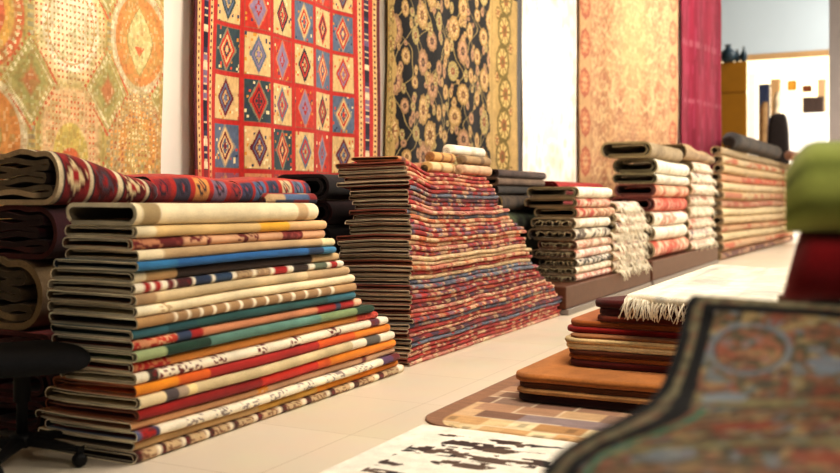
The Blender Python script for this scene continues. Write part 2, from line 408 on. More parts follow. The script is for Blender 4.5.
def paint_kilim(S, Z):
    L = YK1-YK0; red = H('#b5302a')
    C = np.ones(S.shape+(3,))*red
    n = wn(S/.02, Z/.02, 1)
    f0 = y_on_x(213, WX)-YK0; f1 = y_on_x(350, WX)-YK0
    def strip(a, b, c): return np.where(((S >= a) & (S < b))[..., None], c, C)
    def bands(a, b, flip):
        nonlocal C
        w = b-a
        t = (S-a)/w if not flip else (b-S)/w
        ins = (S >= a) & (S < b)
        def put(x0, x1, c):
            nonlocal C
            C = np.where((ins & (t >= x0) & (t < x1))[..., None], c, C)
        put(0, .12, H('#5c2a32')); put(.12, .27, pick(hx('#d3a66c', '#d9b57e'), n))
        dot = np.mod(Z, .05) < .02
        C = np.where((ins & (t > .165) & (t < .23) & dot)[..., None], H('#5a2a2a'), C)
        put(.27, .42, red)
        blk = wn(S*0, Z/.055, 5)
        put(.42, .62, pick([H('#1e1c2e'), H('#6c5a78'), H('#2a2a44'), H('#7a6880'), H('#d9c7a4'), H('#34304a')], blk))
        C = np.where((ins & (t > .44) & (t < .6) & (np.mod(Z, .055) < .014) & (blk > .3))[..., None], H('#cbb490'), C)
        put(.62, .72, red); put(.72, .88, pick(hx('#d3a66c', '#dcb884'), n)); C = np.where((ins & (t > .77) & (t < .83) & dot)[..., None], H('#5a2a2a'), C)
    bands(0, f0, False); bands(f1, L, True)
    cw = (f1-f0)/6; ch = .363
    beige, slate, dark, redc, lav = H('#d3b07c'), H('#5d6a80'), H('#37474c'), H('#bb382c'), H('#8c7890')
    maroon, navy = H('#6c2430'), H('#262438')
    table = [[(slate, beige, maroon), (beige, maroon, slate), (dark, redc, beige), (beige, slate, redc), (redc, lav, slate), (beige, maroon, slate)],
             [(beige, maroon, slate), (dark, redc, maroon), (beige, slate, redc), (redc, lav, lav), (beige, navy, redc), (slate, beige, redc)],
             [(dark, redc, beige), (beige, slate, lav), (redc, lav, lav), (beige, navy, redc), (slate, redc, beige), (beige, redc, lav)],
             [(beige, dark, slate), (redc, lav, lav), (beige, navy, redc), (slate, beige, redc), (beige, redc, navy), (slate, redc, beige)],
             [(slate, beige, maroon), (beige, maroon, slate), (dark, redc, beige), (beige, slate, redc), (redc, lav, slate), (beige, maroon, slate)]]
    zr0 = 1.15 + 30*7.03/950                     # lower edge of the lowest whole row
    ci = np.floor((S-f0)/cw).astype(int); ri = np.floor((Z-zr0)/ch).astype(int)
    infield = (S >= f0) & (S < f1)
    x = np.abs((S-f0)/cw-ci-.5)*2; y = np.abs((Z-zr0)/ch-ri-.5)*2
    T = np.array(table)                          # rows x cols x 3 x rgb
    cell = T[np.clip(ri, -1, 4) % 5, np.clip(ci, 0, 5)]
    inside = infield & (x < .84) & (y < .89)
    C = np.where((infield & (x < .88) & (y < .92))[..., None], H('#8a5a48'), C)
    C = np.where(inside[..., None], cell[..., 0, :], C)
    stp = np.floor(y*16)/16
    d = x/.54 + stp/.78
    C = np.where((inside & (np.abs(d-1.08) < .1))[..., None], cell[..., 0, :]*.55+H('#e0c896')*.3, C)
    C = np.where((inside & (d < 1))[..., None], cell[..., 1, :], C)
    C = np.where((inside & (np.abs(d-.66) < .1))[..., None], cell[..., 2, :], C)
    C = np.where((inside & (d < .42) & ((np.mod(x*7, 1) < .55) | (np.mod(y*8, 1) < .4)))[..., None], cell[..., 0, :]*.8, C)
    C = np.where((inside & (d < .18))[..., None], cell[..., 2, :]*1.1, C)
    sp = (wn(S/.02, Z/.022, 17) > .9) & inside & (d > 1.25)
    C = np.where(sp[..., None], pick(hx('#c8503c', '#e6d3a4', '#3a4058', '#c98a3c'), wn(S/.02, Z/.022, 19)), C)
    C = np.where((Z < 1.37)[..., None], mixc(C, np.ones_like(S)*.5, red), C)
    return C*(.84+.32*vn(S*70, Z*40, 6))[..., None]
hang('hanging_rug', 'red kilim with a grid of beige and blue diamond panels hung on the wall', YK0, YK1, 1.18, 3.35, paint_kilim, 400, 330, 2, .032)

def flower(C, S, Z, sc, zc, r, pet, cols, seed=0, sq=1.0):
    dx = S-sc; dz = (Z-zc)*sq; rr = np.hypot(dx, dz)/r; th = np.arctan2(dz, dx)
    lim = .9+.1*np.abs(np.cos(th*pet/2))
    C = np.where((rr < lim)[..., None], cols[0], C); C = np.where((rr < lim*.74)[..., None], cols[1], C)
    C = np.where(((rr < lim*.7) & (rr > .25) & (np.mod(th*pet/math.pi/2+.2, 1) < .35))[..., None], cols[2], C)
    C = np.where((rr < .34)[..., None], cols[3], C); C = np.where((rr < .15)[..., None], cols[0], C)
    return C
def paint_black(S, Z):
    W = YB1-YB0; rng = random.Random(5)
    lb = y_on_x(394, WX)-YB0; rb = y_on_x(489, WX)-YB0
    gold = H('#a98c56')
    C = np.ones(S.shape+(3,))*H('#0c0b10')
    c1 = [H('#9c7d4c'), H('#c9ab78'), H('#94623c'), H('#6a4630')]; c2 = [H('#8c6c4c'), H('#b8906a'), H('#94695a'), H('#4a3630')]; c3 = [H('#a08c58'), H('#7c6c40'), H('#c9b484'), H('#7a3c2c')]
    for k in range(6):                            # tendrils
        x0 = lb + (rb-lb)*(k+.5)/6
        xx = x0 + .17*np.sin(Z*8+k*1.9) + .05*np.sin(Z*19+k)
        C = np.where((np.abs(S-xx) < .009)[..., None], H('#a08a58'), C)
        xx = x0 + .19*np.sin(-Z*6+k*2.7+1)
        C = np.where((np.abs(S-xx) < .008)[..., None], H('#8f7c54'), C)
    nx = 6; px = (rb-lb)/nx
    for j in range(-1, 10):
        for i in range(nx+1):
            xs = lb + px*(i+.5*(j % 2)); zs = 1.35+.25*j
            if xs > rb+.1: continue
            r = (.138 if (i+j) % 2 == 0 else .088)*(1 if j % 2 == 0 else .92)
            C = flower(C, S, Z, xs+rng.uniform(-.025, .025), zs+rng.uniform(-.015, .015), r*rng.uniform(.85, 1.1), rng.choice([10, 12, 14]), rng.choice([c1, c1, c2, c3]), sq=rng.choice([.78, .9, 1.1]))
            for q in range(3):
                a = rng.uniform(0, 6.28); C = flower(C, S, Z, xs+.27*math.cos(a), zs+.16*math.sin(a), rng.uniform(.03, .058), 6, rng.choice([c1, c2, c3]), sq=rng.choice([.7, 1.2]))
    def border(C, a, b, step, r):
        ins = (S > a) & (S < b); base = np.ones_like(C)*gold; mid = (a+b)/2
        base = base*(.85+.3*vn(S*9, Z*9, 4))[..., None]
        for j in range(14):
            base = flower(base, S, Z, mid+.05*math.sin(j*2.1), .9+step*j, r, 9, [H('#6a5a2c'), H('#c4a76a'), H('#6a5a2c'), H('#8a5a36')], sq=.85)
            base = flower(base, S, Z, mid+(.1 if j % 2 else -.1)*(b-a)*2.2, .9+step*(j+.5), r*.42, 6, [H('#6f5c2c'), H('#a5703c'), H('#d0bb84'), H('#7a4228')])
        for e in (a+.03, b-.03): base = np.where((np.abs(S-e) < .012)[..., None], H('#8c7440'), base)
        return np.where(ins[..., None], base, C)
    scal = .03*np.sin(Z*16)
    C = np.where((S < lb+scal+.02)[..., None], gold*1.02, C)
    C = border(C, 0, lb-.01, .3, .08)
    C = np.where((S > rb-.02+scal)[..., None], gold*1.02, C)
    C = border(C, rb+.05, W, .4, .2)
    return C*(.85+.3*vn(S*50, Z*50, 6))[..., None]
hang('hanging_rug', 'black floral rug with gold flowers and a gold border hung on the wall', YB0, YB1, 1.25, 3.75, paint_black, 400, 300, 3, .02)
# dark grey strip between black rug and white rug
ystrip = y_on_x(516.5, WX); ystrip1 = y_on_x(521, WX)
tag(boxes('trim_1', [(WALLX, WALLX+.09, ystrip, ystrip1, 0, 4.6)], M_DARKSTRIP, bevel=.005), kind='structure')

YW0, YW1 = y_on_x(522, WX), BEND-.05
def paint_white(S, Z):
    C = np.ones(S.shape+(3,))*H('#f4eee4')
    f = vn(S*7, Z*7, 2); C = mixc(C, (f > .62)*.4, H('#d9c4a8'))
    W = YW1-YW0
    for k in range(5):
        xs = W*(k+.5)/5
        for j in range(9):
            C2 = flower(C.copy(), S, Z, xs+.12*math.sin(j*2.3+k), 1.2+.36*j+.1*(k % 2), .09, 7, [H('#d8c6ac'), H('#ecdcc6'), H('#cfae94'), H('#c99a86')])
            C = C*.5+C2*.5
    C = mixc(C, sm(.35, .1, np.hypot((S-W*.6)/1.1, (Z-1.75)/1.0))*.35, H('#cf9a86'))
    C = mixc(C, (np.abs(S-.12) < .03)*.4, H('#cbb896')); C = mixc(C, (np.abs(S-W+.15) < .03)*.4, H('#cbb896'))
    return C
hang('hanging_rug', 'white rug with a very faint floral pattern hung on the wall', YW0, YW1, 1.2, 4.35, paint_white, 140, 140, 4, .012)

def on_angled(u):               # distance along the angled wall
    r = ray(u); dx, dy = math.sin(ANG), math.cos(ANG)
    A = np.array([[dx, -r[0]], [dy, -r[1]]]); s = np.linalg.solve(A, [-WX, -BEND]); return float(s[0])
sB0, sB1, sM0, sM1 = on_angled(579.5), on_angled(678), on_angled(681.5), on_angled(721)
def paint_beige(S, Z):
    W = sB1-sB0
    C = np.ones(S.shape+(3,))*H('#c09468')
    xm = np.abs(S-W/2); f = vn(xm*9+3, Z*8, 2); g = vn(xm*26, Z*24, 3)
    C = mixc(C, (np.abs(f-.5) < .07)*.75, H('#d8bb8c')); C = mixc(C, (f > .6)*.55, H('#96603c')); C = mixc(C, (g > .64)*.6, H('#8c4630')); C = mixc(C, (g < .3)*.5, H('#cfae80'))
    for k in range(-2, 3):                       # columns of small lozenges
        row = np.mod(Z+.2*(k % 2), .42)
        d = np.abs(S-W/2-k*.52)/.17+np.abs(row-.21)/.19
        C = mixc(C, (np.abs(d-.85) < .13)*.6, H('#7c4630')); C = mixc(C, (d < .4)*.6, H('#984834'))
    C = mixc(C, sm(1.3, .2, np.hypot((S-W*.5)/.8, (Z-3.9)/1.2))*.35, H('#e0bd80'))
    for bx in (.19, W-.19):
        inb = np.abs(S-bx) < .2; C = np.where(inb[..., None], H('#c49a6c')*(.8+.3*vn(S*18, Z*18, 7))[..., None], C)
        C = mixc(C, (np.abs(np.abs(S-bx)-.195) < .015)*.8, H('#9c6a48'))
        for j in range(9):
            C = flower(C, S, Z, bx, 1.15+.62*j, .17, 8, [H('#a03826'), H('#c98458'), H('#a03826'), H('#c9a478')], sq=.7)
    return C*.76+H('#cfae8c')*.24
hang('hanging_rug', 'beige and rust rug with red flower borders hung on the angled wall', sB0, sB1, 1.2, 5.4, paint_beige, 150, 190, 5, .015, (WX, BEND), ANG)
def paint_magenta(S, Z):
    C = np.ones(S.shape+(3,))*H('#8e1036')
    C = mixc(C, vn(S*4, Z*1.3, 2)*.8, H('#6c0a28')); C = mixc(C, (np.mod(Z*.9+.3, 1) < .1)*(vn(S*16, Z*5, 3) > .5)*.4, H('#b06a78'))
    C = mixc(C, (np.abs(np.mod(S, .3)-.15) > .135)*.5, H('#3c061a')); C = mixc(C, (vn(S*22, Z*3, 5) > .66)*.35, H('#a83a5c'))
    return C
hang('hanging_rug', 'narrow magenta overdyed rug hung at the far end of the wall', sM0, sM1, 1.3, 6.1, paint_magenta, 70, 120, 6, .02, (WX, BEND), ANG)

# ------------------------------------------------------------------ colour recipes for folded rugs
def seg_paint(bounds, cols, seed=0, fade=.006, motif=None):
    """bands of colour along the length; a colour may be a tuple (ground, motif)"""
    def f(a, q, z):
        C = np.zeros(a.shape+(3,)); prev = -9
        for i, b in enumerate(bounds):
            c = cols[i]
            if isinstance(c, tuple):
                n = vn(a*55, q*40+z*5, seed+i); m = (n > .52)[..., None]
                n2 = wn(a/.018, z*4, seed+i+3); cc = np.where((m & (n2[..., None] > .3)), c[1], c[0])
            else: cc = np.ones(a.shape+(3,))*c
            wgt = sm(prev-fade, prev+fade, a)[..., None] if i else 1
            C = C*(1-wgt)+cc*wgt; prev = b
        C = C*(.86+.28*vn(a*6, q*6, seed+9))[..., None]
        return C
    return f

# ------------------------------------------------------------------ stack A : flat-woven kilims, nearest stack on the left
XA = -2.95; YA = 3.12
dA = depth(XA, YA)
vA = [203, 226.5, 238.5, 250.5, 261.5, 271, 283, 293, 305, 317, 329.5, 341, 353, 364, 375, 387, 399, 412, 424.5, 434.5, 445, 455.5, 466.2]
zA = [CAMH + (HV-v)*dA/F for v in vA]; zA[-1] = 0.0
uendA = [323, 331, 332, 337, 338, 345, 349, 355, 358, 359, 360, 366, 377, 383, 392, 394, 397, 398, 400, 401, 403, 408]
ubackA = [66, 62, 66, 60, 50, 50, 48, 48, 47, 46, 50, 52, 52, 58, 60, 48, 40, 42, 38, 40, 38, 42]
cr, ta, pe, ma, rd, org = H('#e3d3b0'), H('#b79a74'), H('#d0a27e'), H('#6a1c1e'), H('#a31c18'), H('#dd8116')
tp, nv, dk, teal, grn, blu = H('#9a7c5e'), H('#243450'), H('#33241c'), H('#2c5560'), H('#6c8468'), H('#1f5c94')
WH = H('#e9dfc8')
A = [
 ('thick cream folded kilim with taupe bands, topmost of the nearest stack', [(143, cr), (161, H('#a08a64')), (300, cr), (310, ta), (999, cr)]),
 ('ochre cream folded kilim with a mustard patch, second in the nearest stack', [(158, cr), (262, H('#d2b27c')), (291, H('#d8a130')), (999, H('#cda678'))]),
 ('pink-tan folded kilim with maroon blocks, third from top of the nearest stack', [(168, (H('#c08462'), ma)), (189, (ma, H('#8a3a34'))), (195, pe), (216, (pe, ma)), (241, pe), (263, (pe, ma)), (287, pe), (307, (ma, H('#8c3a36'))), (999, pe)]),
 ('taupe folded kilim with cream ends, fourth from top of the nearest stack', [(162, cr), (322, ta), (999, H('#e0cfa2'))]),
 ('bright blue folded kilim in the nearest stack', [(178, H('#2a6a96')), (308, blu), (323, H('#16304f')), (999, H('#3c7ca0'))]),
 ('dark brown folded kilim with tan ends under the blue one', [(150, cr), (181, H('#b89466')), (316, dk), (999, H('#c3a67a'))]),
 ('cream folded kilim with red, white and navy blocks, seventh from top of the nearest stack', [(147, WH), (153, rd), (158, WH), (164, rd), (171, WH), (177, ma), (180, WH), (196, (H('#4a1c20'), ma)), (199, WH), (215, nv), (219, WH), (236, H('#28405c')), (240, WH), (256, (ta, tp)), (260, WH), (274, (tp, ta)), (278, WH), (291, rd), (297, WH), (312, dk), (318, WH), (330, H('#66705c')), (334, WH), (340, rd), (999, WH)]),
 ('plain taupe folded kilim under the red and navy blocked one', [(160, H('#a98a66')), (310, H('#c9b38c')), (999, ta)]),
 ('plain cream folded kilim, ninth from top of the nearest stack', [(160, H('#efe2c2')), (172, (H('#e9dab8'), H('#bfa27a'))), (999, H('#ead9b4'))]),
 ('tan folded kilim with rows of small cream bars in the nearest stack', [(165, H('#a98458'))] + sum([[(165+i*13+10, H('#a07e58')), (165+i*13+13, WH)] for i in range(13)], []) + [(999, H('#b08c62'))]),
 ('dark teal folded kilim under the cream barred one', [(172, H('#33626c')), (200, H('#1f4a50')), (330, H('#24504f')), (999, H('#2f6674'))]),
 ('salmon folded kilim with red and blue ends in the nearest stack', [(160, (H('#c98a64'), rd)), (180, (H('#b83c28'), pe)), (194, H('#30405c')), (205, rd), (320, H('#c4835e')), (338, rd), (343, H('#30405c')), (356, rd), (999, H('#d7a888'))]),
 ('sage green folded kilim with dark green end blocks in the nearest stack', [(168, H('#93a074')), (212, H('#173a2c')), (322, H('#5c8478')), (358, H('#7f9266')), (999, H('#1d3c2a'))]),
 ('amber tan folded kilim with red patterned ends under the green one', [(174, (rd, H('#c07a50'))), (360, H('#c98238')), (999, (H('#b0342a'), H('#c8503a')))]),
 ('white folded kilim with clusters of maroon marks in the nearest stack', [(150, WH), (160, (dk, ma)), (205, (WH, ma)), (214, WH), (228, (WH, ma)), (256, WH), (268, (WH, ma)), (292, WH), (303, (WH, ma)), (330, WH), (342, (WH, ma)), (372, WH), (381, (H('#5a2a3c'), ma)), (999, WH)]),
 ('orange folded kilim turning red in the middle, sixteenth from top of the nearest stack', [(180, H('#e08a1a')), (212, H('#d2601a')), (320, H('#a3201a')), (356, H('#d85a18')), (999, org)]),
 ('beige folded kilim with dark grey end blocks in the nearest stack', [(165, H('#dcc8a0')), (178, H('#4e4446')), (188, H('#a08c78')), (197, H('#dcc890')), (352, H('#c7b48c')), (366, WH), (380, H('#54504a')), (999, WH)]),
 ('dark red folded kilim with orange far end in the nearest stack', [(262, H('#8e1512')), (318, H('#bd2a18')), (330, H('#d2561a')), (999, org)]),
 ('pink-tan folded kilim near the bottom of the nearest stack', [(262, H('#c59368')), (272, (H('#d08a34'), pe)), (365, H('#bf9676')), (369, ma), (999, H('#c7a283'))]),
 ('cream folded kilim with red and navy end blocks, third from floor in nearest stack', [(141, H('#58607c')), (155, (rd, ma)), (159, H('#3a3a5a')), (186, WH)] + sum([[(186+i*28+17, (WH, H('#8a7a74'))), (186+i*28+28, WH)] for i in range(7)], []) + [(392, H('#5a3a60')), (999, ma)]),
 ('tan folded kilim shading to orange, second from floor in the nearest stack', [(262, H('#cba878')), (320, H('#cfa04c')), (356, H('#d88a20')), (999, H('#dd8318'))]),
 ('beige folded kilim with dark brown stripes at the bottom of the nearest stack', sum([[(140+i*24+5, (H('#4a2418'), ma)), (140+i*24+20, (H('#c9ae88'), H('#8a6448'))), (140+i*24+24, WH)] for i in range(11)], []) + [(999, H('#d0b894'))]),
]
# the photograph's bottom rug shows its bands from the corner on
def interface(zs, amp, ks, seed, i, fx=1.1):
    return lambda a: zs[i] + (amp*(vn(a*fx+3, np.zeros_like(a)+i*ks, seed)-.5)*2 if zs[i] > .01 else 0*a)
rngA = random.Random(3)
for i, (lab, segs) in enumerate(A):
    ye = y_on_x(uendA[i], XA); Lk = ye-YA
    bounds = [y_on_x(min(s[0], uendA[i]+40), XA)-YA for s in segs]; cols = [s[1] for s in segs]
    D = XA - x_on_y(ubackA[i], YA)
    fo = rngA.uniform(-.02, .022) + (.015 if i < 4 else 0)
    q = (lambda fo, i: (lambda a: fo + .012*(vn(a*2.2, np.zeros_like(a)+i*.7, 8)-.5)))(fo, i)
    top, bot = interface(zA, .012, .25, 21, i), interface(zA, .012, .25, 21, i+1)
    g = cols[0][0] if isinstance(cols[0], tuple) else cols[0]
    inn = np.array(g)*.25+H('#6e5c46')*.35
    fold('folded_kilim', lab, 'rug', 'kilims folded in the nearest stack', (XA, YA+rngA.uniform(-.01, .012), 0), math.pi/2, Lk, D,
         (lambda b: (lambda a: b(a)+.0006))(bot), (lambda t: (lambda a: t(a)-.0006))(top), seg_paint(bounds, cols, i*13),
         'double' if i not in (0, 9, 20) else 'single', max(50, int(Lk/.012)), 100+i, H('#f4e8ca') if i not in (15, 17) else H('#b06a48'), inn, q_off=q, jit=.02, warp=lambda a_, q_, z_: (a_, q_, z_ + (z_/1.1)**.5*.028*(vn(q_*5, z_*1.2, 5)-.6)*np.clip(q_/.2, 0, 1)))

# ------------------------------------------------------------------ stack B : tall stack of knotted rugs
XB = -3.0; YB = 5.80; dB = depth(XB, YB)
NB = 42
zB = list(np.linspace(1.415, 0, NB+1))
vb_ = [165, 172, 185, 200, 215, 230, 245, 265, 285, 300, 318]; ub_ = [490, 497, 500, 505, 515, 525, 530, 537, 545, 557, 562]
R_, DR, NV, BE, OR, PK, BLU, CRM, MR = H('#a02a26'), H('#701c1c'), H('#32304a'), H('#cbae86'), H('#b8683e'), H('#bf8070'), H('#666c7c'), H('#ddc9a2'), H('#581822')
famB = [
 ('red', [R_, R_, DR, BE, R_, OR]), ('red and beige', [R_, BE, R_, PK, NV, CRM]), ('red and navy', [R_, NV, DR, BE, R_, BLU]),
 ('rust and beige', [OR, BE, PK, CRM, R_, BE]), ('beige striped', [BE, CRM, BE, PK, BE, BE]), ('slate blue', [BLU, BLU, NV, R_, BLU, BE]),
 ('pink and red', [PK, R_, PK, CRM, R_, BE]), ('maroon', [MR, DR, R_, BE, NV, MR]), ('multicoloured', [R_, BE, NV, OR, BLU, CRM])]
order = [0, 0, 3, 1, 2, 5, 7, 2, 1, 6, 5, 3, 1, 8, 2, 3, 3, 1, 8, 4, 4, 3, 0, 4, 5, 5, 1, 2, 0, 7, 6, 0, 8, 5, 0, 6, 7, 5, 0, 1, 0, 6]
def dash_paint(cols, seed, dl=.06):
    cols = np.array(cols); rng = np.random.RandomState(seed)
    cuts = np.cumsum(rng.uniform(.35*dl, 1.7*dl, 120)); ids = rng.randint(0, len(cols), 121); ids2 = rng.randint(0, len(cols), 121)
    main = cols[0]
    def f(a, q, z):
        k = np.searchsorted(cuts, a + .004*(z > .5)); C = np.where((z > .45)[..., None], cols[ids[np.clip(k, 0, 120)]], cols[ids[np.clip(k, 0, 120)]])
        C = C*.62+main*.38
        sp = wn(a/.02, z*3, seed) > .82
        C = np.where(sp[..., None], cols[(ids[np.clip(k, 0, 120)]+2) % len(cols)], C)
        return C*(.75+.5*vn(a*90, z*6, seed))[..., None]
    return f
rngB = random.Random(8)
def ifB(i):
    z = zB[i]; g = z/1.415
    return lambda a: z - .075*sm(.02, .42, a)*g**1.6 + ((.034*g**.5*(vn(a*1.5+3, np.zeros_like(a)+i*.085, 31)-.5) + .016*(vn(a*3.3, np.zeros_like(a)+i*.1, 33)-.5)) if i < NB else 0*a)
for i in range(NB):
    zc = (zB[i]+zB[i+1])/2; vv = HV - (zc-CAMH)*F/8.0
    ue = np.interp(vv, vb_, ub_) + rngB.uniform(-3, 3); ye = y_on_x(ue, XB); Lk = ye-YB
    fam, pal = famB[order[i]]
    top, bot = ifB(i), ifB(i+1)
    fo = rngB.uniform(-.014, .014) + .0016*max(0, 14-i)
    ub = 336 + (0 if i > 14 else rngB.uniform(2, 16)); D = XB - x_on_y(ub, YB) + rngB.uniform(-.05, .03)
    q = (lambda fo, i: (lambda a: fo + .012*(vn(a*2.5, np.zeros_like(a)+i*.5, 18)-.5)))(fo, i)
    frm = 'from top' if i < 21 else 'from floor'; nn = i+1 if i < 21 else NB-i
    lab = f'{fam} edged folded rug, {ordinal(nn)} {frm} in the tall patterned stack' if not (i == 0 or i == NB-1) else f'{fam} edged folded rug at the {"very top" if i == 0 else "bottom"} of the tall patterned stack'
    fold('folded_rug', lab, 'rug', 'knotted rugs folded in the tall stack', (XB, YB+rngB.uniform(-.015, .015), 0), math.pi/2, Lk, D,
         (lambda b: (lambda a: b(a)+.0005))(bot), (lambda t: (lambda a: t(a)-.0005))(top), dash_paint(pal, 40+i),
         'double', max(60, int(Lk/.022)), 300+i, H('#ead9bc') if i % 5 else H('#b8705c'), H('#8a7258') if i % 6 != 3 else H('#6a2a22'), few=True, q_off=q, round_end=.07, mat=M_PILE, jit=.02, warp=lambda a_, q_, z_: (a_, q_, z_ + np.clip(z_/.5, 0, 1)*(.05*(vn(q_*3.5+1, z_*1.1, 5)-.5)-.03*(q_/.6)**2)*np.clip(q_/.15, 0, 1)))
# things lying on top of the tall stack
def rp(c1, c2, st, seed=0):
    def f(a, th, z):
        C = np.ones(a.shape+(3,))*c1; C = np.where((np.mod(a, st) < st*.22)[..., None], c2, C); return C*(.85+.3*vn(a*14, th*3, seed))[..., None]
    return f
ztop = 1.352
def on_topB(u, X): return (X, y_on_x(u, X))
def roll_on(u, X, dz, L, R, c1, c2, st, lab, seed, edge=None):
    p = on_topB(u, X); rolled('rolled_rug', lab, 'rug', 'rolled rugs on the tall stack', (p[0], p[1], ztop+dz), math.pi/2, L, R, rp(c1, c2, st), seed=seed, edge=edge, squash=.9)
roll_on(424, -3.10, 0, .47, .052, H('#d6b888'), H('#b08a56'), .2, 'short tan rolled rug at the front left on the tall stack', 1, H('#2a2622'))
roll_on(458, -3.10, 0, .62, .05, H('#d4b08c'), H('#c49c7c'), .3, 'pinkish beige rolled rug at the front right on the tall stack', 2)
roll_on(436, -3.215, 0, .75, .052, H('#d9c190'), H('#caa46a'), .25, 'long cream rolled rug behind the two front rolls on the tall stack', 4)
roll_on(428, -3.155, .088, .42, .048, H('#c99a5c'), H('#8a5a34'), .16, 'orange and brown striped rolled rug resting on the tan roll', 6)
roll_on(459, -3.155, .088, .6, .046, H('#a98a62'), H('#7c6246'), .35, 'brown and tan rolled rug resting on the pinkish beige roll', 3)
roll_on(446, -3.22, .155, .72, .056, H('#f4ecda'), H('#e8dcc2'), .4, 'white rolled rug at the top of the roll pile on the tall stack', 5)
# crumpled rug thrown over the left end of the tall stack
def throw_paint(a, q, z):
    C = pick(hx('#b56a3c', '#c98c54', '#8a4038', '#4a3040', '#caa36c', '#a05440'), wn(a/.06, q/.05, 3)); return C*.7+H('#b07a4c')*.3
fold('crumpled_rug', 'orange and purple patterned rug lying crumpled on the left end of the tall stack', 'rug', None, (XB-.13, YB+.06, 0), math.pi/2, .8, .4,
     lambda a: ifB(0)(a+.06)+.012, lambda a: ifB(0)(a+.06)+.035+.035*np.sin(np.clip(a/.8, 0, 1)*3.1)+.012*np.sin(a*14), throw_paint, 'single', 40, 77, H('#a87a50'), H('#6a4a3a'), round_end=.1, mat=M_PILE)

# ------------------------------------------------------------------ second row behind the nearest stack
XS = -3.72; YS = 3.30
def redpile(seed, c=(H('#6a1416'), H('#3c0c12'), H('#8c2420'), H('#2a1418'))):
    c = np.array(c)
    return lambda a, q, z: pick(c, wn(a/.07, q/.05+z, seed))*(.8+.4*vn(a*20, q*20, seed))[..., None]
zz = 0.0
for i, (h, lab, st, cc) in enumerate([
    (.16, 'dark maroon folded rug on the floor behind the office chair', 'double', None), (.16, 'dark maroon folded rug second from floor behind the office chair', 'double', None),
    (.17, 'deep red folded rug under the big grey loop behind the nearest stack', 'double', (H('#6a1416'), H('#7c1a1a'), H('#4c1014'))),
    (.36, 'big taupe folded rug with a wide open loop left of the nearest stack', 'roll', (H('#8a745a'), H('#7c684e'), H('#94805f'))),
    (.27, 'dark red folded rug with a thick curled edge behind the cream kilim', 'roll', (H('#701618'), H('#4c1014'), H('#8c2420'), H('#34121a')))]):
    fold('folded_rug', lab, 'rug', 'dark rugs folded behind the nearest stack', (XS + (.03 if i < 3 else .0) - (.08 if i == 3 else 0), YS + .02*i, 0), math.pi/2, 2.2 - .05*i, .55, zz+.001, zz+h-.001,
         redpile(50+i) if cc is None else redpile(50+i, cc), st, 30, 500+i, H('#8a7454') if i == 3 else H('#4a1a18'), None, mat=M_PILE)
    zz += h
ZS = zz
# three rolled/folded red rugs lying along the top of the second row
def tribal(seed, bg, bars, step, width, off=0.0):
    def f(a, q, z):
        C = np.ones(a.shape+(3,))*bg
        x = np.mod(a+off, step)/step; n = np.floor((a+off)/step)
        pc = pick(np.array(bars), wn(n, 0*n, seed))
        dm = np.abs(x-.55)*2.2+np.abs(z-.55)*2.0
        C = np.where((dm < 1)[..., None], pc, C); C = np.where((np.abs(dm-.8) < .16)[..., None], bg*.35, C); C = np.where((dm < .3)[..., None], bg*1.2, C)
        C = np.where((x < width)[..., None], H('#cdbb9a'), C); C = np.where(((x < width+.07) & (x > width))[..., None], H('#26202c'), C)
        return C*(.8+.4*vn(a*40, z*12, seed))[..., None]
    return f
fold('folded_rug', 'thick red and cream barred folded rug with open end, top left of picture', 'rug', 'red rugs along the top of the second row', (-3.68, 3.36, ZS), math.pi/2, .72, .5,
     lambda a: .005+0*a, lambda a: .275-.13*sm(0, .72, a), tribal(3, H('#86191c'), [H('#c9b48c'), H('#4a3a44'), H('#b88a4c')], .2, .14), 'roll', 60, 601, H('#b7a283'), H('#3a2a26'), round_end=.04, mat=M_PILE)
def panel(seed, cols, step):
    def f(a, q, z):
        n = np.floor(a/step); x = np.mod(a, step)/step
        C = np.array(cols)[np.mod(n.astype(int)+seed, len(cols))]; d = np.abs(x-.5)+np.abs(z-.6)*.8
        C = np.where((np.abs(d-.22) < .05)[..., None], H('#2a2030'), C); C = np.where((d < .09)[..., None], H('#a03028'), C)
        C = np.where(((x < .12) | (x > .9))[..., None], H('#a4261e'), C); C = np.where((z > .93)[..., None], H('#b0382c'), C); C = np.where((z < .12)[..., None], H('#8a2a24'), C)
        return C*(.8+.4*vn(a*40, z*12, seed))[..., None]
    return f
fold('folded_rug', 'folded red rug with orange and purple panels, middle of the row above the nearest stack', 'rug', 'red rugs along the top of the second row', (-3.78, 4.13, ZS), math.pi/2, .84, .5,
     lambda a: .005+0*a, lambda a: .165+.02*np.sin(a*3.4)-.025*sm(.3, .84, a), panel(6, [H('#c88a4a'), H('#7a6478'), H('#86242c'), H('#3c3444')], .17), 'roll', 60, 602, H('#2a2024'), H('#4a1a18'), round_end=.05, mat=M_PILE)
fold('folded_rug', 'folded rug with blue and beige panels, right end of row above the nearest stack', 'rug', 'red rugs along the top of the second row', (-3.83, 4.99, ZS), math.pi/2, .86, .5,
     lambda a: .005+0*a, lambda a: .155+.03*sm(0, .7, a)+.012*np.sin(a*5), panel(8, [H('#344058'), H('#c9b088'), H('#5c7088'), H('#3c3c58'), H('#52688a')], .15), 'roll', 60, 603, H('#2a2024'), H('#4a1a18'), round_end=.05, mat=M_PILE)
p = (-3.76, y_on_x(262, -3.76)); rolled('rolled_rug', 'small red and blue rolled rug lying between the cream kilim and the panelled rug', 'rug', None, (p[0], p[1], ZS+.0), math.pi/2, .62, .052,
     lambda a, th, z: pick(hx('#8c2a2a', '#52688a', '#b89a74', '#8c2a2a', '#3a4058'), wn(a/.1, np.floor(th/1.0), 4)), mat=M_PILE)
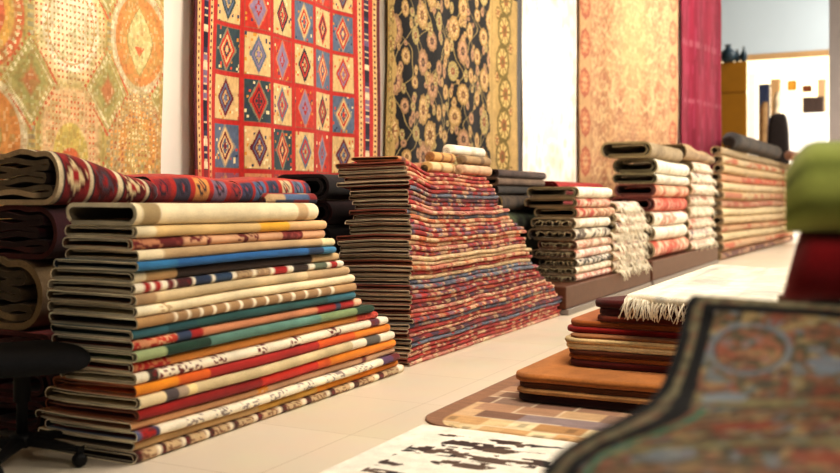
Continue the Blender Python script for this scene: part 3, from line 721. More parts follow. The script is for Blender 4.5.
for k in range(7):
    c = H('#2c1418') if k % 2 else H('#1e1416'); nm = 'maroon' if k % 2 else 'near-black'
    fold('folded_rug', f'{nm} folded rug in the dark gap between the two big stacks, ' + ('topmost' if k == 6 else 'lowest' if k == 0 else ordinal(k+1)+' from floor'), 'rug', 'dark rugs in the gap behind the tall stack', (-3.74, 5.93+.02*(k % 3), 0), math.pi/2, 1.3, .5, .192*k+.001, .192*k+.191, redpile(70+k, (c, c*1.5, c*.7)), 'double', 16, 700+k, c*1.5, None, mat=M_PILE)

# ------------------------------------------------------------------ plinths and white stacks further along
M_PL = plain('brown_plinth_board', H('#5c3826'), .5, .12, 12); M_PLB = plain('plinth_base_metal', H('#8a8078'), .5, .05, 8)
def plinth(label, Y0, Y1, h, bk=-.24):
    o = empty('display_plinth', (-3.4, Y0, 0)); tag(o, label, 'plinth', 'brown display plinths')
    boxes('plinth_panel', [(bk, .44, 0, Y1-Y0, .06, h)], M_PL, o, bevel=.012)
    boxes('base_rail', [(bk+.03, .46, .02, Y1-Y0-.02, 0, .059)], M_PLB, o, bevel=.006)
    return o
YP0 = y_on_x(566, -2.96); YP1 = y_on_x(650.5, -2.96); YP2 = y_on_x(652.5, -2.96); YP3 = y_on_x(718, -2.96)
HP1 = z_at(287, -2.96, YP0); HP2 = z_at(261.5, -2.96, YP2)
plinth('brown wooden plinth under the nearer white rug stack', YP0, YP1, HP1)
plinth('brown wooden plinth under the farther white rug stack', YP2, YP3, HP2, -.52)

def blotch(c0, cs, sc, thr, seed):
    cs = np.array(cs)
    def f(a, q, z):
        C = np.ones(a.shape+(3,))*c0; w = a*sc + .0; n = vn(w, z*2.2+q*sc, seed); n2 = vn(w*2.3, z*4+q*sc*2.3, seed+3)
        k = pick(cs, wn(a/.16, 0*a, seed+1)); C = np.where(((n*.6+n2*.4) > thr)[..., None], k, C)
        return C*(.9+.2*vn(a*9, q*9, seed))[..., None]
    return f
XC = -3.02
YC = y_on_x(577, XC)
vC = [186, 197.5, 207.5, 218, 229, 241, 250, 259, 267, 275, 286.5]
dC = depth(XC, YC); zC = [CAMH+(HV-v)*dC/F for v in vC]; zC[-1] = HP1+.002
RS, PKR, BRN, WHT = H('#b4402e'), H('#cf8a76'), H('#3a2c26'), H('#e8dfcc')
Ct = [('white folded rug with big front loop, topmost of the nearer plinth stack', blotch(WHT, hx('#d8ccb4'), 9, .6, 1), H('#94866a')),
      ('red and white folded rug, second from top of the nearer plinth stack', blotch(H('#dcc0a8'), [RS, PKR], 22, .46, 2), H('#7c684c')),
      ('red and cream folded rug, third from top of the nearer plinth stack', blotch(H('#d6b698'), [RS, RS, H('#a06a4c')], 20, .45, 3), H('#7c6a4c')),
      ('white folded rug, fourth from top of the nearer plinth stack', blotch(H('#e6dccb'), hx('#c8b89e'), 16, .58, 4), H('#7a6c54')),
      ('white folded rug with dark grey pattern, fifth from top of the nearer plinth stack', blotch(H('#d8cebb'), [BRN, H('#6a5c50')], 20, .5, 5), H('#5c4c3c')),
      ('pinkish beige folded rug, sixth from top of the nearer plinth stack', blotch(H('#dcc4ae'), [PKR, H('#b58a72')], 20, .5, 6), H('#6a3c30')),
      ('white and pink folded rug, seventh from top of the nearer plinth stack', blotch(H('#e6d6c8'), [PKR, H('#d8a89a')], 18, .55, 7), H('#4c3a2c')),
      ('black and white folded rug, third from bottom of the nearer plinth stack', blotch(H('#dcd2c2'), [H('#2a2422')], 20, .5, 8), H('#4c4236')),
      ('cream folded rug, second from bottom of the nearer plinth stack', blotch(H('#e2d6c2'), [H('#c2a88c')], 18, .55, 9), H('#5c4c3a')),
      ('rose and white folded rug at the bottom of the nearer plinth stack', blotch(H('#e0cbbb'), [H('#c27464'), PKR], 18, .5, 10), H('#6a5846'))]
rngC = random.Random(4)
for i, (lab, cf, inn) in enumerate(Ct):
    ye = y_on_x(613+rngC.uniform(-2, 3), XC); D = XC - x_on_y(527 + (i*1.0) + rngC.uniform(-4, 6), YC)
    top, bot = interface(zC, .007, .4, 41, i, 1.5), interface(zC, .007 if i < 9 else 0, .4, 41, i+1, 1.5)
    o = fold('folded_rug', lab, 'rug', 'white rugs folded on the nearer plinth', (XC+(.0 if i else .02), YC+rngC.uniform(-.05, .03), 0), math.pi/2, ye-YC, D,
         (lambda b: (lambda a: b(a)+.001))(bot), (lambda t: (lambda a: t(a)-.001))(top), cf, 'double', 48, 800+i, np.array(inn)*.9+H('#b09a78')*.3, inn, jit=.05, mat=M_PILE)
    if i >= 3:
        hgt = zC[i]-zC[i+1]
        fringe(o, [(-.015, .04+.05*s, hgt*(.75 if s % 2 else .6)) for s in range(int(D/.05)-1)], (-1, 0, 0), 11, .05, H('#b5a584'), i, 'cream cotton fringe', .008)

# dark small rugs behind the nearer plinth stack
XD = -3.72; YD = 9.0
dk_list = [(.42, 'dark grey-green folded rug at the floor behind the tall stack', (H('#2c2a22'), H('#3c3a2c'))), (.36, 'olive folded rug behind the tall stack, second from floor', (H('#3c4028'), H('#2a2c1c'))),
           (.26, 'dark green folded rug with looped edge beside the white plinth stack', (H('#4a5638'), H('#2c3020'))), (.17, 'dark brown folded rug beside the topmost white rug', (H('#4c3c2e'), H('#2c221c')))]
zz = 0
for i, (h, lab, cc) in enumerate(dk_list):
    fold('folded_rug', lab, 'rug', 'dark rugs stacked behind the nearer plinth', (XD+.02*i, YD+.05*i, 0), math.pi/2, 1.7, .55, zz+.001, zz+h-.001, redpile(90+i, cc), 'double', 24, 900+i, H('#8a7a5c'), H('#3c3226'), mat=M_PILE); zz += h
zz0 = zz
for i, (h, L0, lab, cc) in enumerate([(.09, 1.3, 'black folded rug under the taupe one above the dark rugs', (H('#1c1614'), H('#2c2420'))), (.085, 1.5, 'brown folded rug near the foot of the black hanging rug', (H('#6a5444'), H('#5a4638'))), (.085, 1.55, 'dark taupe folded rug on top beside the black hanging rug', (H('#4a3834'), H('#3c2c2a')))]):
    fold('folded_rug', lab, 'rug', 'dark rugs stacked behind the nearer plinth', (XD+.05, YD+.05, 0), math.pi/2, L0, .5, zz+.001, zz+h-.001, redpile(97+i, cc), 'double', 24, 920+i, np.array(cc[0])*1.2, H('#1c1614'), mat=M_PILE); zz += h
yr0 = y_on_x(562, -3.72)
zr = z_at(187, -3.72, yr0)
nred = 6; hred = (zr-.12)/nred
for k in range(nred):
    fold('folded_rug', 'dark red folded rug behind the white plinth stack, ' + ('lowest' if k == 0 else ordinal(k+1)+' from floor'), 'rug', 'red rugs behind the nearer plinth stack', (-3.70, yr0-.2+.02*(k % 2), 0), math.pi/2, 1.95, .45, hred*k+.001, hred*(k+1)-.001, redpile(120+k, (H('#7c1a18'), H('#8c2420'))), 'double', 16, 950+k, H('#5c1412'), None, mat=M_PILE)
fold('folded_rug', 'bright red folded rug lying behind the topmost white plinth rug', 'rug', 'red rugs behind the nearer plinth stack', (-3.68, yr0-.25, 0), math.pi/2, 2.1, .45, zr-.119, zr+.07, redpile(121, (H('#9c1c18'), H('#8a1614'))), 'double', 24, 941, H('#7c1412'), None, mat=M_PILE)

# pile D : narrow pile of fringed white rugs between the two plinth stacks
def fringed_pile(tagname, grp, u0, u1, X, zlist, labels, seed, D=.5, tint=None):
    rg = random.Random(seed); n = len(zlist)-1
    Y0_, Y1_ = y_on_x(u0, X), y_on_x(u1, X)
    for i in range(n):
        sh = (.25 if i == 0 else .1 if i == 1 else 0)*(Y1_-Y0_)*.5
        y0 = Y0_+sh+rg.uniform(0, .06); y1 = Y1_-sh-rg.uniform(0, .08)
        cf = blotch(H('#e2d6c2'), tint[i % len(tint)], 11, .52, seed+i)
        zs = list(zlist); top, bot = interface(zs, .012, .5, seed, i, 1.5), interface(zs, .012 if i < n-1 else 0, .5, seed, i+1, 1.5)
        o = fold('folded_rug', labels(i, n), 'rug', grp, (X+rg.uniform(-.03, .03), y0, 0), math.pi/2, y1-y0, D, (lambda b: (lambda a: b(a)+.001))(bot), (lambda t: (lambda a: t(a)-.001))(top), cf, 'double', 40, seed+i, H('#b9a888'), H('#9a8868'), jit=.05, mat=M_PILE, round_end=.1)
        h = zlist[i]-zlist[i+1]
        fringe(o, [(.06+(y1-y0-.12)*s/8, -.0+.02, h*.5) for s in range(9)], (0, -1, 0), 34, .11, H('#e6dcc6'), seed+i, 'pale cotton fringe', .012)
vD = [202, 213, 222, 231, 240, 249, 258, 267, 277]
def zl(vs, X, u, base): d = depth(X, y_on_x(u, X)); z = [CAMH+(HV-v)*d/F for v in vs]; z[-1] = base; return z
fringed_pile('D', 'fringed rugs between the plinth stacks', 614, 648, -2.98, zl(vD, -2.98, 631, HP1+.002),
             lambda i, n: 'fringed white folded rug in narrow pile between plinth stacks, ' + (('topmost' if i == 0 else ordinal(i+1)+' from the top') if i < n-1 else 'lowest'), 1000, .5,
             [hx('#b99a8c', '#8a7a74'), hx('#c9a48c'), hx('#7a6a6c', '#b98a7c'), hx('#cbb89c')])

# stack E
XE = -3.0; YE = y_on_x(656, XE)
vE = [158.5, 173.5, 184, 197, 212, 227, 241, 261.5]; dE = depth(XE, YE); zE = [CAMH+(HV-v)*dE/F for v in vE]; zE[-1] = HP2+.002
OV = H('#6e6850')
Et = [('white folded rug with dark olive underside near the top of the farther plinth stack', blotch(H('#ece4d4'), hx('#d8ccb4'), 6, .6, 1), OV),
      ('pale grey folded rug, second white one of the farther plinth stack', blotch(H('#dcd6c6'), hx('#c8bca6'), 6, .6, 2), OV),
      ('salmon pink folded rug in the farther plinth stack', blotch(H('#dba384'), [H('#bd5c42'), H('#e3c4a8')], 10, .48, 3), H('#6a4038')),
      ('bright red folded rug in the farther plinth stack', blotch(H('#bd4630'), [H('#e0a890'), H('#d8836c')], 12, .55, 4), H('#6a3a34')),
      ('white folded rug with small pink motif in the farther plinth stack', blotch(H('#ece2d2'), [H('#d08a72')], 5, .62, 5), H('#9a8a70')),
      ('plain white folded rug, second from bottom of the farther plinth stack', blotch(H('#ece3d2'), [H('#e0cfba')], 6, .6, 6), H('#9a8a70')),
      ('coral and cream folded rug at the bottom of the farther plinth stack', blotch(H('#e0b79c'), [H('#c4543c')], 10, .5, 7), H('#9a8a70'))]
for i, (lab, cf, inn) in enumerate(Et):
    ye = y_on_x(690+rngC.uniform(-1.5, 1), XE)-.02; ub = 611 if i < 5 else 640; D = min(XE - x_on_y(ub+rngC.uniform(-2, 4), YE), .92)
    top, bot = interface(zE, .012, .4, 51, i, .8), interface(zE, .012 if i < 6 else 0, .4, 51, i+1, .8)
    fold('folded_rug', lab, 'rug', 'thick rugs folded on the farther plinth', (XE+rngC.uniform(-.02, .02), YE+rngC.uniform(-.04, .04), 0), math.pi/2, ye-YE, D,
         (lambda b: (lambda a: b(a)+.001))(bot), (lambda t: (lambda a: t(a)-.001))(top), cf, 'double', 44, 1100+i, np.array(inn)*1.3, inn, jit=.06, mat=M_PILE, round_end=.12)
fold('folded_rug', 'thick olive-grey folded rug lying on top of the farther plinth stack', 'rug', 'thick rugs folded on the farther plinth', (XE-.04, YE-.08, 0), math.pi/2, 2.3, .72, zE[0]+.013, zE[0]+.24,
     blotch(H('#a08c6c'), hx('#8a7656'), 5, .55, 9), 'double', 40, 1120, H('#8a7c5c'), H('#5c523c'), mat=M_PILE, round_end=.2)
# pile F
zF = zl([163, 173, 184, 195, 206, 217, 228, 239, 252], -2.98, 704, HP2+.002)
fringed_pile('F', 'fringed rugs at the far end of the farther plinth', 691.5, 716, -2.98, zF,
             lambda i, n: 'fringed pink-white folded rug right of the coral stack, ' + (('topmost' if i == 0 else ordinal(i+1)+' from the top') if i < n-1 else 'lowest'), 1200, .45,
             [hx('#c9826c', '#d8a894'), hx('#4a4048', '#c9a49c'), hx('#cfa08c'), hx('#c4907c', '#a8705c'), hx('#d0b69c')])
yT = y_on_x(688, -3.0)
fold('folded_rug', 'taupe folded rug slumped over the fringed pile beside the coral stack', 'rug', None, (-3.02, yT, 0), math.pi/2, 2.9, .5, lambda a: zF[0]+.02+0*a, lambda a: zF[0]+.26-.07*sm(.3, 2.6, a)+.02*np.sin(a*4),
     blotch(H('#a58a66'), hx('#8a704e'), 4, .5, 6), 'double', 30, 1300, H('#6a583e'), H('#5a4a34'), mat=M_PILE, round_end=.3)

# stack G : long striped pile at the end
P1 = np.array(ground(722, 261)); P2 = np.array(ground(795, 241))
dirG = P2-P1; LG = float(np.linalg.norm(dirG)); dirG /= LG; rzG = math.atan2(dirG[1], dirG[0])
zGt = z_at(147, *P1); nG = 13
zG = list(np.linspace(zGt, 0, nG+1))
gcols = [(H('#a58e6a'), None), (H('#c9b088'), H('#b8643c')), (H('#c4a87c'), None), (H('#c8906a'), H('#bd4f2a')), (H('#cdb48c'), None), (H('#c2a67a'), H('#b06a48')), (H('#b98a6c'), H('#a8583c')), (H('#cdb88e'), None),
         (H('#c9ae84'), None), (H('#c49a72'), H('#b56440')), (H('#cbb68c'), None), (H('#c09a74'), H('#b8603c')), (H('#b28a6c'), H('#6a4038'))]
gname = ['taupe', 'sand with rust marks', 'sand', 'orange patterned', 'pale sand', 'tan with rust marks', 'brick patterned', 'cream', 'plain beige', 'apricot patterned', 'light beige', 'coral patterned', 'brown patterned']
def gpaint(c0, c1, seed):
    def f(a, q, z):
        C = np.ones(a.shape+(3,))*c0
        if c1 is not None: C = np.where(((vn(a*4, z*2, seed) > .42) & (z > .25) & (z < .8) & (vn(a*1.1, 0*a, seed+2) > .3))[..., None], c1, C)
        return C*(.85+.3*vn(a*3, q*4+z*3, seed))[..., None]
    return f
for i in range(nG):
    top, bot = interface(zG, .03, .3, 61, i, .35), interface(zG, .03, .3, 61, i+1, .35)
    fold('folded_rug', f'{gname[i]} folded rug in the striped far pile, ' + ('topmost' if i == 0 else 'lowest' if i == nG-1 else ordinal(i+1)+' from the top'), 'rug', 'striped rugs in the far pile', (P1[0]+.02*(i % 3), P1[1], 0), rzG, LG-.25*(i % 2), .21,
         (lambda b: (lambda a: b(a)+.002))(bot), (lambda t: (lambda a: t(a)-.002))(top), gpaint(gcols[i][0], gcols[i][1], i), 'double', 50, 1400+i, H('#a89070'), H('#6a583e'), few=True, mat=M_PILE, round_end=.3)
nG2 = np.array([-dirG[1], dirG[0]])
pg = P1 + dirG*1.0 + nG2*.08
rolled('rolled_rug', 'long dark brown rolled rug lying on the striped far pile', 'rug', None, (pg[0], pg[1], zGt+.035), rzG, LG*.6, .22, rp(H('#3c2e24'), H('#1c1614'), 1.2), seed=3, mat=M_PILE)
pg = P1 + dirG*(LG*.72) - nG2*.2
rolled('rolled_rug', 'salmon pink rolled rug on the right end of the striped far pile', 'rug', None, (pg[0], pg[1], zGt+.035), rzG, LG*.24, .15, rp(H('#c9977a'), H('#b8836a'), .7), seed=4, mat=M_PILE)

# ------------------------------------------------------------------ pile H : brown rugs on the floor, right of the aisle
def hp(u, Y): return x_on_y(u, Y)
Hl = []      # (label, u-left, Y front, z0, z1, colour, length, depth)
DKM, ORB, CRH, BRH = H('#3a100c'), H('#b0692c'), H('#d6c29a'), H('#6c3c1e')
base_Y, mid_Y, up_Y = 5.02, 5.36, 5.46
def zH(v, Y, u=560): return z_at(v, x_on_y(u, Y), Y)
bz = [0.035+.004, zH(391, base_Y), zH(386, base_Y), zH(379, base_Y), zH(371, base_Y)]
layersH = [('near-black maroon folded rug at the bottom of the brown floor pile', 515, base_Y+.01, .012, .062, H('#2a0c0c')),
           ('tan folded rug with thin edge, second from bottom of the brown floor pile', 513, base_Y, .062, .092, H('#b98c5c')),
           ('dark brown folded rug, third from bottom of the brown floor pile', 516, base_Y+.012, .092, .125, H('#5c3218')),
           ('rust orange folded rug lying wide under the narrower brown rugs', 512, base_Y, .125, .175, H('#a86c38'))]
zt_ = .175
for k, (lab, u, dv, c) in enumerate([('deep maroon folded rug on the wide rust orange rug', 567, .042, H('#54150f')), ('burnt orange folded rug below the two cream rugs', 566, .028, H('#9c5c2a')),
                                     ('dark brown folded rug directly under the cream pair', 566, .026, H('#5a2c16')),
                                     ('lower cream folded rug of the brown floor pile', 563, .036, H('#d8c69e')), ('upper beige folded rug of the brown floor pile', 561, .034, H('#c7ae82')),
                                     ('thin brown folded rug above the cream pair', 567, .018, H('#8a5a36'))]):
    layersH.append((lab, u, mid_Y+.01*(k % 2), zt_, zt_+dv, c)); zt_ += dv
for k, (lab, u, dv, c) in enumerate([('crimson folded rug in the upper half of the brown floor pile', 564, .035, H('#8a1612')), ('orange-brown folded rug above the crimson one', 567, .038, H('#9a5626')),
                                     ('brown folded rug with cream edge below the maroon pair', 594, .035, H('#6a2a16')), ('maroon folded rug, second below the fringed white rug', 596, .045, H('#3c0e0e')), ('dark maroon folded rug right under the fringed white rug', 592, .05, H('#44100f'))]):
    layersH.append((lab, u, up_Y+.012*(k % 2), zt_, zt_+dv, c)); zt_ += dv
ZH = zt_
def solid(c, seed):
    c = np.array(c)
    return lambda a, q, z: (c*(.8+.4*vn(a*5, q*5, seed)[..., None]))*np.where((np.abs(z-.5) < .05)[..., None], .6, 1)
for i, (lab, u, Yf, z0, z1, c) in enumerate(layersH):
    xl = x_on_y(u, Yf); Ln = -.22-xl; D = 1.3 if i < 4 else 1.6
    sag = lambda a, i=i: -.012*sm(.0, .3, a)*0
    w = lambda zv, i: (lambda a: zv + (.004*(vn(a*4, np.zeros_like(a)+i*.4, 71)-.5)*2 if zv > .02 else 0*a))
    rr = .07
    def mk(b): return b
    # rounded left corner: mirror the end rounding by a front offset at the start
    qf = lambda a: .07*(1-np.sqrt(np.clip(1-np.clip((.09-a)/.09, 0, 1)**2*.98, 0, 1)))
    fold('folded_rug', lab, 'rug', 'brown rugs folded in the floor pile', (xl, Yf, 0), 0, Ln, D, (lambda f: (lambda a: f(a)+.0005))(w(z0, i)), (lambda f: (lambda a: f(a)-.0005))(w(z1, i+1)),
         solid(c, i), 'double', 36, 1500+i, np.array(c)*.9, np.array(c)*.6, mat=M_PILE, few=True, q_off=qf, round_end=0, warp=None if i < 12 else (lambda a_, q_, z_: (a_+.34*sm(.08, .45, q_)*np.clip(1-a_/1.2, 0, 1), q_, z_)))
# large fringed white rug on top
def wr_paint(a, q, z):
    C = np.ones(a.shape+(3,))*H('#e6decb'); n = vn(a*3, q*6, 3); C = mixc(C, (np.abs(n-.5) < .05)*.5, H('#8a9296')); C = mixc(C, (vn(a*9, q*9, 5) > .7)*.35, H('#a8a294'))
    C = mixc(C, (np.abs(np.mod(q, .9)-.45) < .02)*.5, H('#7c8a90')); return C*(.9+.2*vn(a*7, q*7, 8))[..., None]
xw0 = -1.40
wt = ZH + .006
o = fold('folded_rug', 'large white rug with grey pattern and fringe spread on the brown floor pile', 'rug', None, (xw0, 5.28, 0), 0, 1.28, 2.75, lambda a: wt+0*a, lambda a: wt+.04+.008*np.sin(a*5)+.006*np.sin(a*11), wr_paint, 'single', 40, 1600, H('#d8ccb4'), H('#c9bda4'), mat=M_PILE, round_end=0,
     q_off=lambda a: .12*(1-sm(0, .25, a)))
fringe(o, [(.0+.06*s, .05+(.1*(1-min(1, s/4))), .025) for s in range(8)], (-.25, -1, 0), 90, .12, H('#ece2cd'), 5, 'white cotton fringe', .006)
# support for that long rug: folded rugs out of the front row
for k, nm in enumerate(('lowest', 'middle', 'upper')):
    hb = (ZH-.012)/3
    fold('folded_rug', f'brown folded rug under the far back end of the fringed white rug, {nm}', 'rug', 'brown rugs under the back of the white rug', (-1.2, 7.16, 0), 0, 1.0, .85, .012+hb*k, .012+hb*(k+1)-.001, solid(H('#4a2414'), 3+k), 'double', 16, 1602+k, H('#4a2414'), None, mat=M_PILE)

# ------------------------------------------------------------------ floor rugs
def flat_rug(name, label, x0, x1, y0, y1, z, th, paint, nx, ny, corner=0.0, seed=0):
    xs = np.linspace(x0, x1, nx); ys = np.linspace(y0, y1, ny); X, Y = np.meshgrid(xs, ys, indexing='ij')
    Xp = X.copy(); Yp = Y.copy()
    if corner:
        tt = np.clip((y0+corner-Y)/corner, 0, 1); Xp = Xp + corner*(1-np.sqrt(1-tt**2*.99))*np.clip(1-(X-x0)/.3, 0, 1)
    Zt = th + .002*vn(X*5, Y*5, seed)
    C = np.asarray(paint(X, Y)).reshape(-1, 3)
    top = np.stack([Xp-x0, Yp-y0, Zt], -1).reshape(-1, 3); bot = np.stack([Xp-x0, Yp-y0, 0*Zt], -1).reshape(-1, 3)
    n = nx*ny; f = grid_faces(nx, ny); f += [tuple(n+i for i in reversed(q)) for q in grid_faces(nx, ny)]
    loop = [i*ny for i in range(nx)] + [(nx-1)*ny+j for j in range(1, ny)] + [i*ny+ny-1 for i in range(nx-2, -1, -1)] + [j for j in range(ny-2, 0, -1)]
    for a_, b_ in zip(loop, loop[1:]+loop[:1]): f.append((b_, a_, n+a_, n+b_))
    o = mesh_obj(name, np.concatenate([top, bot]), f, np.concatenate([C, C*.9]), (M_WOOL,), None, (x0, y0, z))
    return tag(o, label, 'rug', 'rugs spread on the tiled floor')
def patch_paint(X, Y):
    C = np.ones(X.shape+(3,))*H('#8a6248')
    j = np.floor((Y-4.25)/.17); jf = np.mod(Y-4.25, .17)/.17
    wd = np.where(j < 2, .13, .24); xo = X+2.0+.09*wn(j, 0*j, 5); i = np.floor(xo/wd); fi = np.mod(xo, wd)/wd
    pal = hx('#9a7660', '#8c7060', '#b08e72', '#8c7a7a', '#a98266', '#c4a27c', '#7c5a48')
    P = pick(pal, wn(i, j, 3)); P = np.where((j < 2)[..., None], pick(hx('#d6ba8c', '#c49a68', '#b08454', '#e0cca4', '#c9a474', '#dcc69c'), wn(i*1.0, j, 9)), P)
    sub = (fi > .3) & (fi < .7) & (jf > .3) & (jf < .75) & (wn(i, j, 12) > .5) & (j < 2); P = np.where(sub[..., None], P*.6, P)
    C = np.where((X > -2.12)[..., None], P, C)
    ln = (X > -2.12) & (((fi < .05) & (wn(i, j, 14) > .5)) | ((jf < .06) & (wn(i, j, 15) > .45))); C = np.where(ln[..., None], C*.4+H('#e8d8ba')*.55, C)
    return C*(.88+.24*vn(X*4, Y*40, 2))[..., None]
flat_rug('floor_rug', 'brown and beige patchwork rug on the floor under the brown pile', -2.24, -.3, 4.33, 6.3, .0005, .010, patch_paint, 130, 120, .22, 1)
def hide_paint(X, Y):
    C = np.ones(X.shape+(3,))*H('#efe8da')
    j = np.floor((Y-2.5)/.145); y = np.mod(Y-2.5, .145)/.145; wob = .5+.22*(vn(X*5, j*3.3, 4)-.5)*2
    n = vn(X*6+j*7.7, j*1.7, 6); n2 = vn(X*30, Y*30, 8)
    wdt = np.clip((n-.41)*1.2, 0, .3)*(.45+1.1*(n2 > .45)); m = np.abs(y-wob) < wdt
    m &= (X > -2.02) & (Y < 4.2)
    C = np.where(m[..., None], pick(hx('#1c1416', '#3a2420', '#5a4438', '#241a1c'), vn(X*6, Y*6, 11)), C)
    return C*(.92+.12*vn(X*30, Y*30, 2))[..., None]
flat_rug('floor_rug', 'white hide rug with rows of dark brown blotches on the floor', -2.16, -.5, 2.5, 4.31, .0005, .011, hide_paint, 330, 300, 0, 2)

# ------------------------------------------------------------------ foreground carpet draped over a pile
def jp(u, v, d): return lat(u, v, d)
EV = [(693, 296.5, 2.25), (687, 300, 2.235), (685, 308, 2.21), (683, 320, 2.18), (679, 338, 2.12), (673, 358, 2.06), (666, 377, 2.0), (658, 393, 1.95), (645, 407, 1.90), (624, 419, 1.86), (600, 430, 1.82), (576, 442, 1.78), (555, 457, 1.73), (541, 474, 1.67), (531, 505, 1.6), (528, 580, 1.5), (535, 700, 1.42), (555, 900, 1.33), (575, 1010, 1.29)]
pts = np.array([jp(*e) for e in EV])
def resample(P, n):
    d = np.concatenate([[0], np.cumsum(np.linalg.norm(np.diff(P, axis=0), axis=1))]); s = np.linspace(0, d[-1], n)
    out = np.stack([np.interp(s, d, P[:, k]) for k in range(3)], 1)
    for _ in range(14): out[1:-1] = out[1:-1]*.5+.25*(out[:-2]+out[2:])
    return out, s
nT, nS = 240, 240
E, tE = resample(pts, nT)
E[:, 2] = np.maximum(E[:, 2], .012)
sW = np.linspace(0, 1.15, nS)
RT3 = np.array([RT[0], RT[1], 0]); FW3 = np.array([FW[0], FW[1], 0])
# outline edge normal offset: interior curves follow the edge near it, then straighten
S2, T2 = np.meshgrid(sW, tE, indexing='ij')
fold_amp = np.exp(-S2/.25)
P = E[None] + RT3*S2[..., None]
# soften: away from the left edge the carpet drapes more steeply, with broad folds
lump = .02*np.sin(T2*9+S2*5)+.03*(vn(S2*3, T2*3, 4)-.5)
P = P + FW3*(lump*sm(0, .1, S2)*sm(0, .15, T2))[..., None]
P[..., 2] += .006*np.sin(S2*7)*sm(.05, .3, S2)*sm(0, .2, T2) - .07*S2*np.exp(-T2/.5)
P[..., 2] = np.maximum(P[..., 2], .012)
def j_paint():
    # distance to the left edge measured square to it
    tang = np.gradient(E, axis=0); tang /= np.linalg.norm(tang, axis=1)[:, None]
    sn = np.linalg.norm(RT3[None]-tang*(tang@RT3)[:, None], axis=1)
    u_ = S2*sn[None]; v_ = T2; e = np.minimum(u_, v_*1.0)
    n = vn(S2*30, T2*30, 3); n2 = vn(S2*70, T2*70, 5); n3 = vn(S2*11, T2*11, 8)
    C = np.ones(S2.shape+(3,))*H('#6a5a42')
    C = mixc(C, (n > .55)*.6, H('#7c5240')); C = mixc(C, (n3 > .6)*.5, H('#5f6046')); C = mixc(C, (n2 > .62)*.7, H('#96604c')); C = mixc(C, (n2 < .33)*.6, H('#3e3e3e'))
    C = mixc(C, (vn(S2*44, T2*44, 12) > .72)*.7, H('#78848c')); C = mixc(C, (vn(S2*40, T2*40, 14) > .72)*.7, H('#a8956a')); C = mixc(C, (vn(S2*28, T2*28, 15) > .8)*.7, H('#8c4434'))
    def med(C, cx, cy, rx, ry, ring, core):
        r = np.hypot((S2-cx)/rx, (T2-cy)/ry)
        C = mixc(C, (np.abs(r-1) < .08)*.8, ring); C = mixc(C, (np.abs(r-.87) < .04)*.7, H('#33332f')); C = mixc(C, ((r < .82) & (n2 > .45))*.5, core); return mixc(C, ((r < .82) & (n2 < .4))*.5, H('#5a4c30'))
    C = med(C, .165, .21, .085, .095, H('#79828c'), H('#9c5a44')); C = med(C, .46, .19, .07, .07, H('#8a7c50'), H('#a85a40')); C = med(C, .66, .3, .09, .09, H('#79828c'), H('#9c6a44'))
    for k, (a0, am, fr, ph) in enumerate(((.36, .07, 7, 0), (.50, .05, 6, 2), (.66, .05, 5, 1), (.84, .05, 6, 3))):
        vb = np.abs(T2-(a0+am*np.sin(S2*fr+ph))); C = mixc(C, (vb < .016)*.65, (H('#858058'), H('#8a6a50'))[k % 2]); C = mixc(C, (np.abs(vb-.024) < .006)*.6, H('#383632'))
    for (sx, ty, rx, ry, c) in ((.34, .26, .05, .03, '#8290a0'), (.42, .16, .035, .03, '#8290a0'), (.14, .40, .05, .02, '#8290a0'), (.28, .58, .07, .025, '#a0402e'), (.38, .42, .06, .02, '#a05a3c'), (.55, .5, .06, .03, '#7c8894'), (.22, .74, .05, .03, '#7c8894'), (.5, .72, .07, .03, '#9a4a34')):
        r3 = np.hypot((S2-sx)/rx, (T2-ty)/ry)+.3*(n2-.5); C = mixc(C, (r3 < 1)*.7, H(c))
    C = C*.84+H('#504c3a')*.16
    # borders; the paler line at the top end paints in light from above
    bm = e < .062
    C = mixc(C, bm*1.0, H('#6b634c')); C = mixc(C, (bm & (vn(S2*60, T2*60, 21) > .55))*.6, H('#857d62')); C = mixc(C, (bm & (vn(S2*64, T2*64, 22) > .7))*.6, H('#7c5240')); C = mixc(C, (bm & (vn(S2*50, T2*50, 23) < .3))*.5, H('#3c3a30'))
    C = mixc(C, ((e > .037) & (e < .064)), H('#0b0a0d')); C = mixc(C, (u_ < .018), H('#0c0b0e')); C = mixc(C, (v_ < .006), H('#5c584c'))
    C = mixc(C, ((np.abs(u_-.08) < .006) & (T2 > .45))*.8, H('#2f7a62'))
    return C
CJ = j_paint()
V = P.reshape(-1, 3); loc = np.array([E[-1, 0], E[-1, 1], 0.0])
oj = mesh_obj('draped_carpet', V-loc, [tuple(reversed(f)) for f in grid_faces(nS, nT)], CJ.reshape(-1, 3), (M_PILE,), None, tuple(loc))
md = oj.modifiers.new('thickness', 'SOLIDIFY'); md.thickness = .009; md.offset = 0
tag(oj, 'dark multicoloured carpet with black border lines draped over a pile in the foreground', 'rug')
# low plinth carrying the foreground pile
pc = lat(CX, 200, 2.32); th = -(math.pi/2-0) 
o = empty('display_plinth', (0, 0, 0)); o.location = (pc[0]+RT[0]*1.35, pc[1]+RT[1]*1.35, 0); o.rotation_euler = (0, 0, YAW)
tag(o, 'brown plinth under the foreground carpet carrying the red and green rugs', 'plinth')
boxes('plinth_panel', [(-.38, .5, -.02, .26, .05, .895)], M_PL, o); boxes('base_rail', [(-.36, .48, .0, .24, 0, .049)], M_PLB, o)
